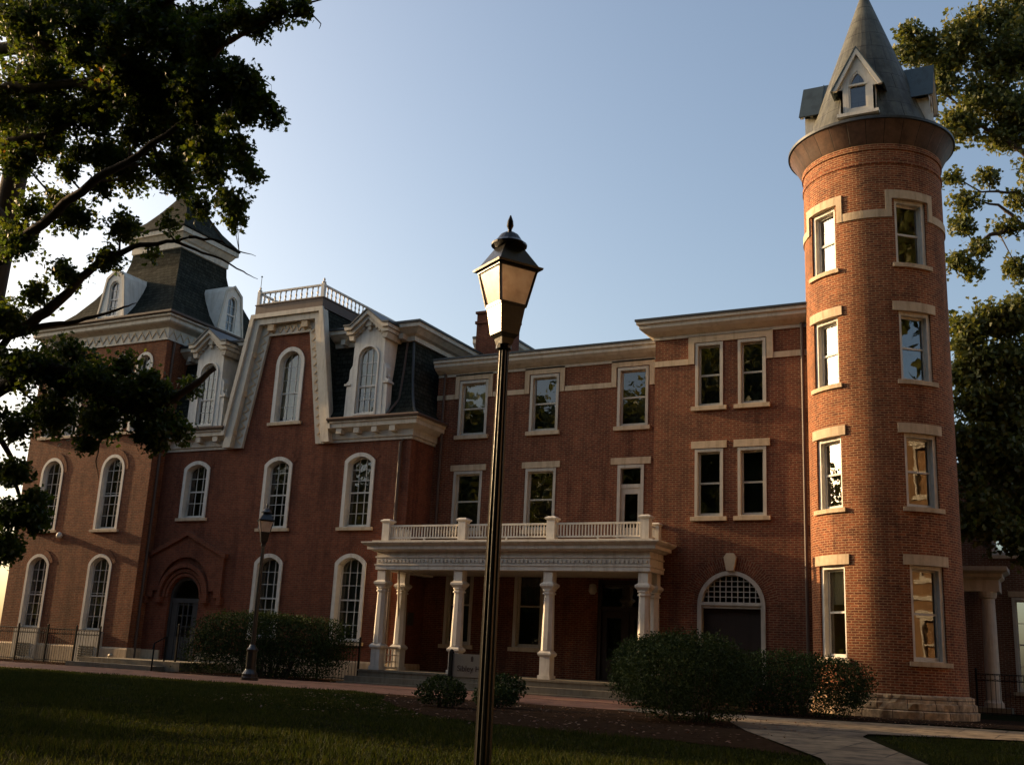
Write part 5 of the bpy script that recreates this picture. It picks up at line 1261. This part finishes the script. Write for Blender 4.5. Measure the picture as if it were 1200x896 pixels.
# unseen trees on the sunny side and behind the camera, several added to block skylight
def round_tree(label, root, H, rad, low, n=46, leaf=.32, group='tall trees around the lawn outside the view', m='leaf_right', lper=14):
    x, y, z = root; cl = []
    for _ in range(n):
        v = rvec(); v = v.normalized() * (random.random() ** .4)
        zc = (H + low) / 2; hz = (H - low) / 2
        cl.append(((x + v.x * rad, y + v.y * rad, zc + v.z * hz), rad * .34, 1))
    zc = (H + low) / 2
    tr = [((x, y, -.1), .45), ((x + .1, y, low), .36), ((x, y + .1, zc), .24), ((x, y, H * .92), .06)]
    lim = [[((x, y, low + k * .7), .16), ((x + rad * .55 * math.cos(k * 2.4), y + rad * .55 * math.sin(k * 2.4), zc + (k - 3) * .35), .07)] for k in range(7)]
    return tree('tree', label, root, tr, lim, cl, leaf, m, 'dia', 1, group=group, tw=6, lper=lper)
SHADE = [(-36, 1.5, 8, 3.2, .4), (-36.5, 7, 7, 3.0, .4), (-35.5, 12.2, 8.2, 3.2, .4), (-47.5, 25.2, 15, 3.6, 1.0), (-49, 17.4, 13.5, 3.7, 1.0), (-46, 13.2, 14, 4.4, .8), (-45, 6.5, 9.5, 3.6, .5), (-44, -.5, 12.5, 4.4, .5), (-52, -8, 13, 5, .5), (-53, 12, 14, 4.5, .5), (-60, 15.8, 17, 3.6, .5)]
g1 = 'row of trees beyond the left edge of the view'
for (x, y, H, r_, lo) in SHADE:
    round_tree('leafy tree in the row beyond the left edge of the view', (x, y, 0), H, r_, lo, n=60, leaf=.36, group=g1, lper=18)
g3 = 'unseen tall trees added to block sky light over the lawn'
can = None  # high canopies, added out of view to deepen the facade shade
for (x, y, H, r_) in [(-17, -3.5, 18.5, 8.5), (-5, -6, 20, 8.5), (6, 3, 21, 8.5), (9, -9, 20, 8), (-28, -8, 17, 8), (10, 13, 21, 7), (-14, -16, 21, 8.5), (0, -20, 21, 8.5), (-38, -20, 17, 8.5)]:
    if can is None:
        can, _n = round_tree('unseen high crowned tree added near the camera to block sky light', (x, y, 0), 21, 8.5, 11.5, n=150, leaf=.5, group=g3, lper=30)
    else:
        c = copy_tree(can); c.location = (x, y, 0); c.rotation_euler.z = x * 1.3; c.scale = (r_ / 8.5, r_ / 8.5, H / 21)
for (x, y, r_, H) in [(10.5, 20.5, 8, 27.5), (-27, -4, 8.5, 18), (12, 9, 6, 23)]:
    c = copy_tree(can); c.location = (x, y, 0 if H < 26 else 0); c.rotation_euler.z = x * 1.7; c.scale = (r_ / 8.5, r_ / 8.5, H / 21 if H < 26 else 1.48)
g4 = 'unseen far line of trees added to block the low western sky'; fl = None
for k in range(13):  # added out of view to cut the bright sky near the horizon
    y = -62 + k * 9.5; x = -98 + 4 * math.sin(k * 2.3)
    if fl is None: fl, _n = round_tree('unseen distant tree added to block the low western sky', (x, y, 0), 12, 6, 0.5, n=60, leaf=.6, group=g4, lper=12)
    else: c = copy_tree(fl); c.location = (x, y, 0); c.rotation_euler.z = k; 
g2 = 'trees behind the camera'
first = None
for (x, y, H, r_) in [(-34, -22, 15, 6.5), (-20, -26, 17, 7), (-6, -24, 15, 6.5), (-48, -14, 14, 6), (-60, -24, 17, 7), (8, -26, 16, 6.5)]:
    if first is None:
        first, _n = round_tree('broad tree behind the camera across the lawn', (x, y, 0), H, r_, 1.5, n=130, leaf=.5, group=g2, lper=32)
    else:
        c = copy_tree(first); c.location = (x, y, 0); c.rotation_euler.z = x; c.scale = (r_ / 6.5, r_ / 6.5, H / 15)
for (x, y, s_, h_) in [(-60, -14, 1.4, 1.15), (-76, -16, 1.6, 1.15), (-68, -22, 1.6, 1.1), (-90, -20, 1.7, 1.15), (-50, -24, 1.4, 1.7), (-36, -34, 1.5, 1.8), (-14, -38, 1.5, 1.8), (6, -38, 1.5, 1.8), (22, -24, 1.5, 1.7), (24, -6, 1.4, 1.6)]:
    c = copy_tree(first); c.location = (x, y, 0); c.rotation_euler.z = x * 2.1; c.scale = (s_, s_, h_)  # added out of view to keep southwest sky light off the walls
    c['label'] = 'unseen tall broad tree added behind the camera to block sky light'; c['group'] = 'unseen far trees added to block sky light'

# ------------------------------------------------------------------ light, sky, camera
SUN_AZ, SUN_EL = R(2.8), R(14.5)                     # azimuth: from -x turned 5 degrees toward -y
sd = Vector((-math.cos(SUN_AZ) * math.cos(SUN_EL), -math.sin(SUN_AZ) * math.cos(SUN_EL), math.sin(SUN_EL)))
li = bpy.data.lights.new('sun', 'SUN'); li.energy = 4.8; li.angle = R(.6); li.color = (1, .66, .34)
so = bpy.data.objects.new('sun', li); COL.objects.link(so); so.rotation_euler = sd.to_track_quat('Z', 'Y').to_euler()
wd = bpy.data.worlds.new('World'); sc.world = wd; wd.use_nodes = True
nt = wd.node_tree; bg = nt.nodes['Background']
sky = nt.nodes.new('ShaderNodeTexSky'); sky.sky_type = 'NISHITA'; sky.sun_disc = False
sky.sun_elevation = SUN_EL; sky.sun_rotation = math.atan2(sd.x, sd.y)
sky.altitude = 150; sky.air_density = 1.0; sky.dust_density = 4.2; sky.ozone_density = .8
nt.links.new(sky.outputs[0], bg.inputs[0]); bg.inputs[1].default_value = .15
cam = bpy.data.cameras.new('camera'); co = bpy.data.objects.new('camera', cam); COL.objects.link(co)
yaw, pitch, roll = -0.487064, 0.251269, 0.0494805
fwd = Vector((math.sin(yaw) * math.cos(pitch), math.cos(yaw) * math.cos(pitch), math.sin(pitch)))
right = Vector((math.cos(yaw), -math.sin(yaw), 0)); up = right.cross(fwd)
r2 = right * math.cos(roll) + up * math.sin(roll); u2 = up * math.cos(roll) - right * math.sin(roll)
mt = Matrix((r2, u2, -fwd)).transposed().to_4x4(); mt.translation = Vector((0, 0, 1.0)); co.matrix_world = mt
cam.sensor_width = 36; cam.lens = 1262 / 1200 * 36; cam.clip_end = 1500; cam.clip_start = .1
sc.camera = co
sc.view_settings.view_transform = 'Standard'; sc.view_settings.look = 'None'; sc.view_settings.gamma = 1
sc.view_settings.exposure = .76; sc.view_settings.use_curve_mapping = False
sc.cycles.max_bounces = 6; sc.cycles.transparent_max_bounces = 12; sc.cycles.use_denoising = True
sc.cycles.diffuse_bounces = 3; sc.cycles.glossy_bounces = 3
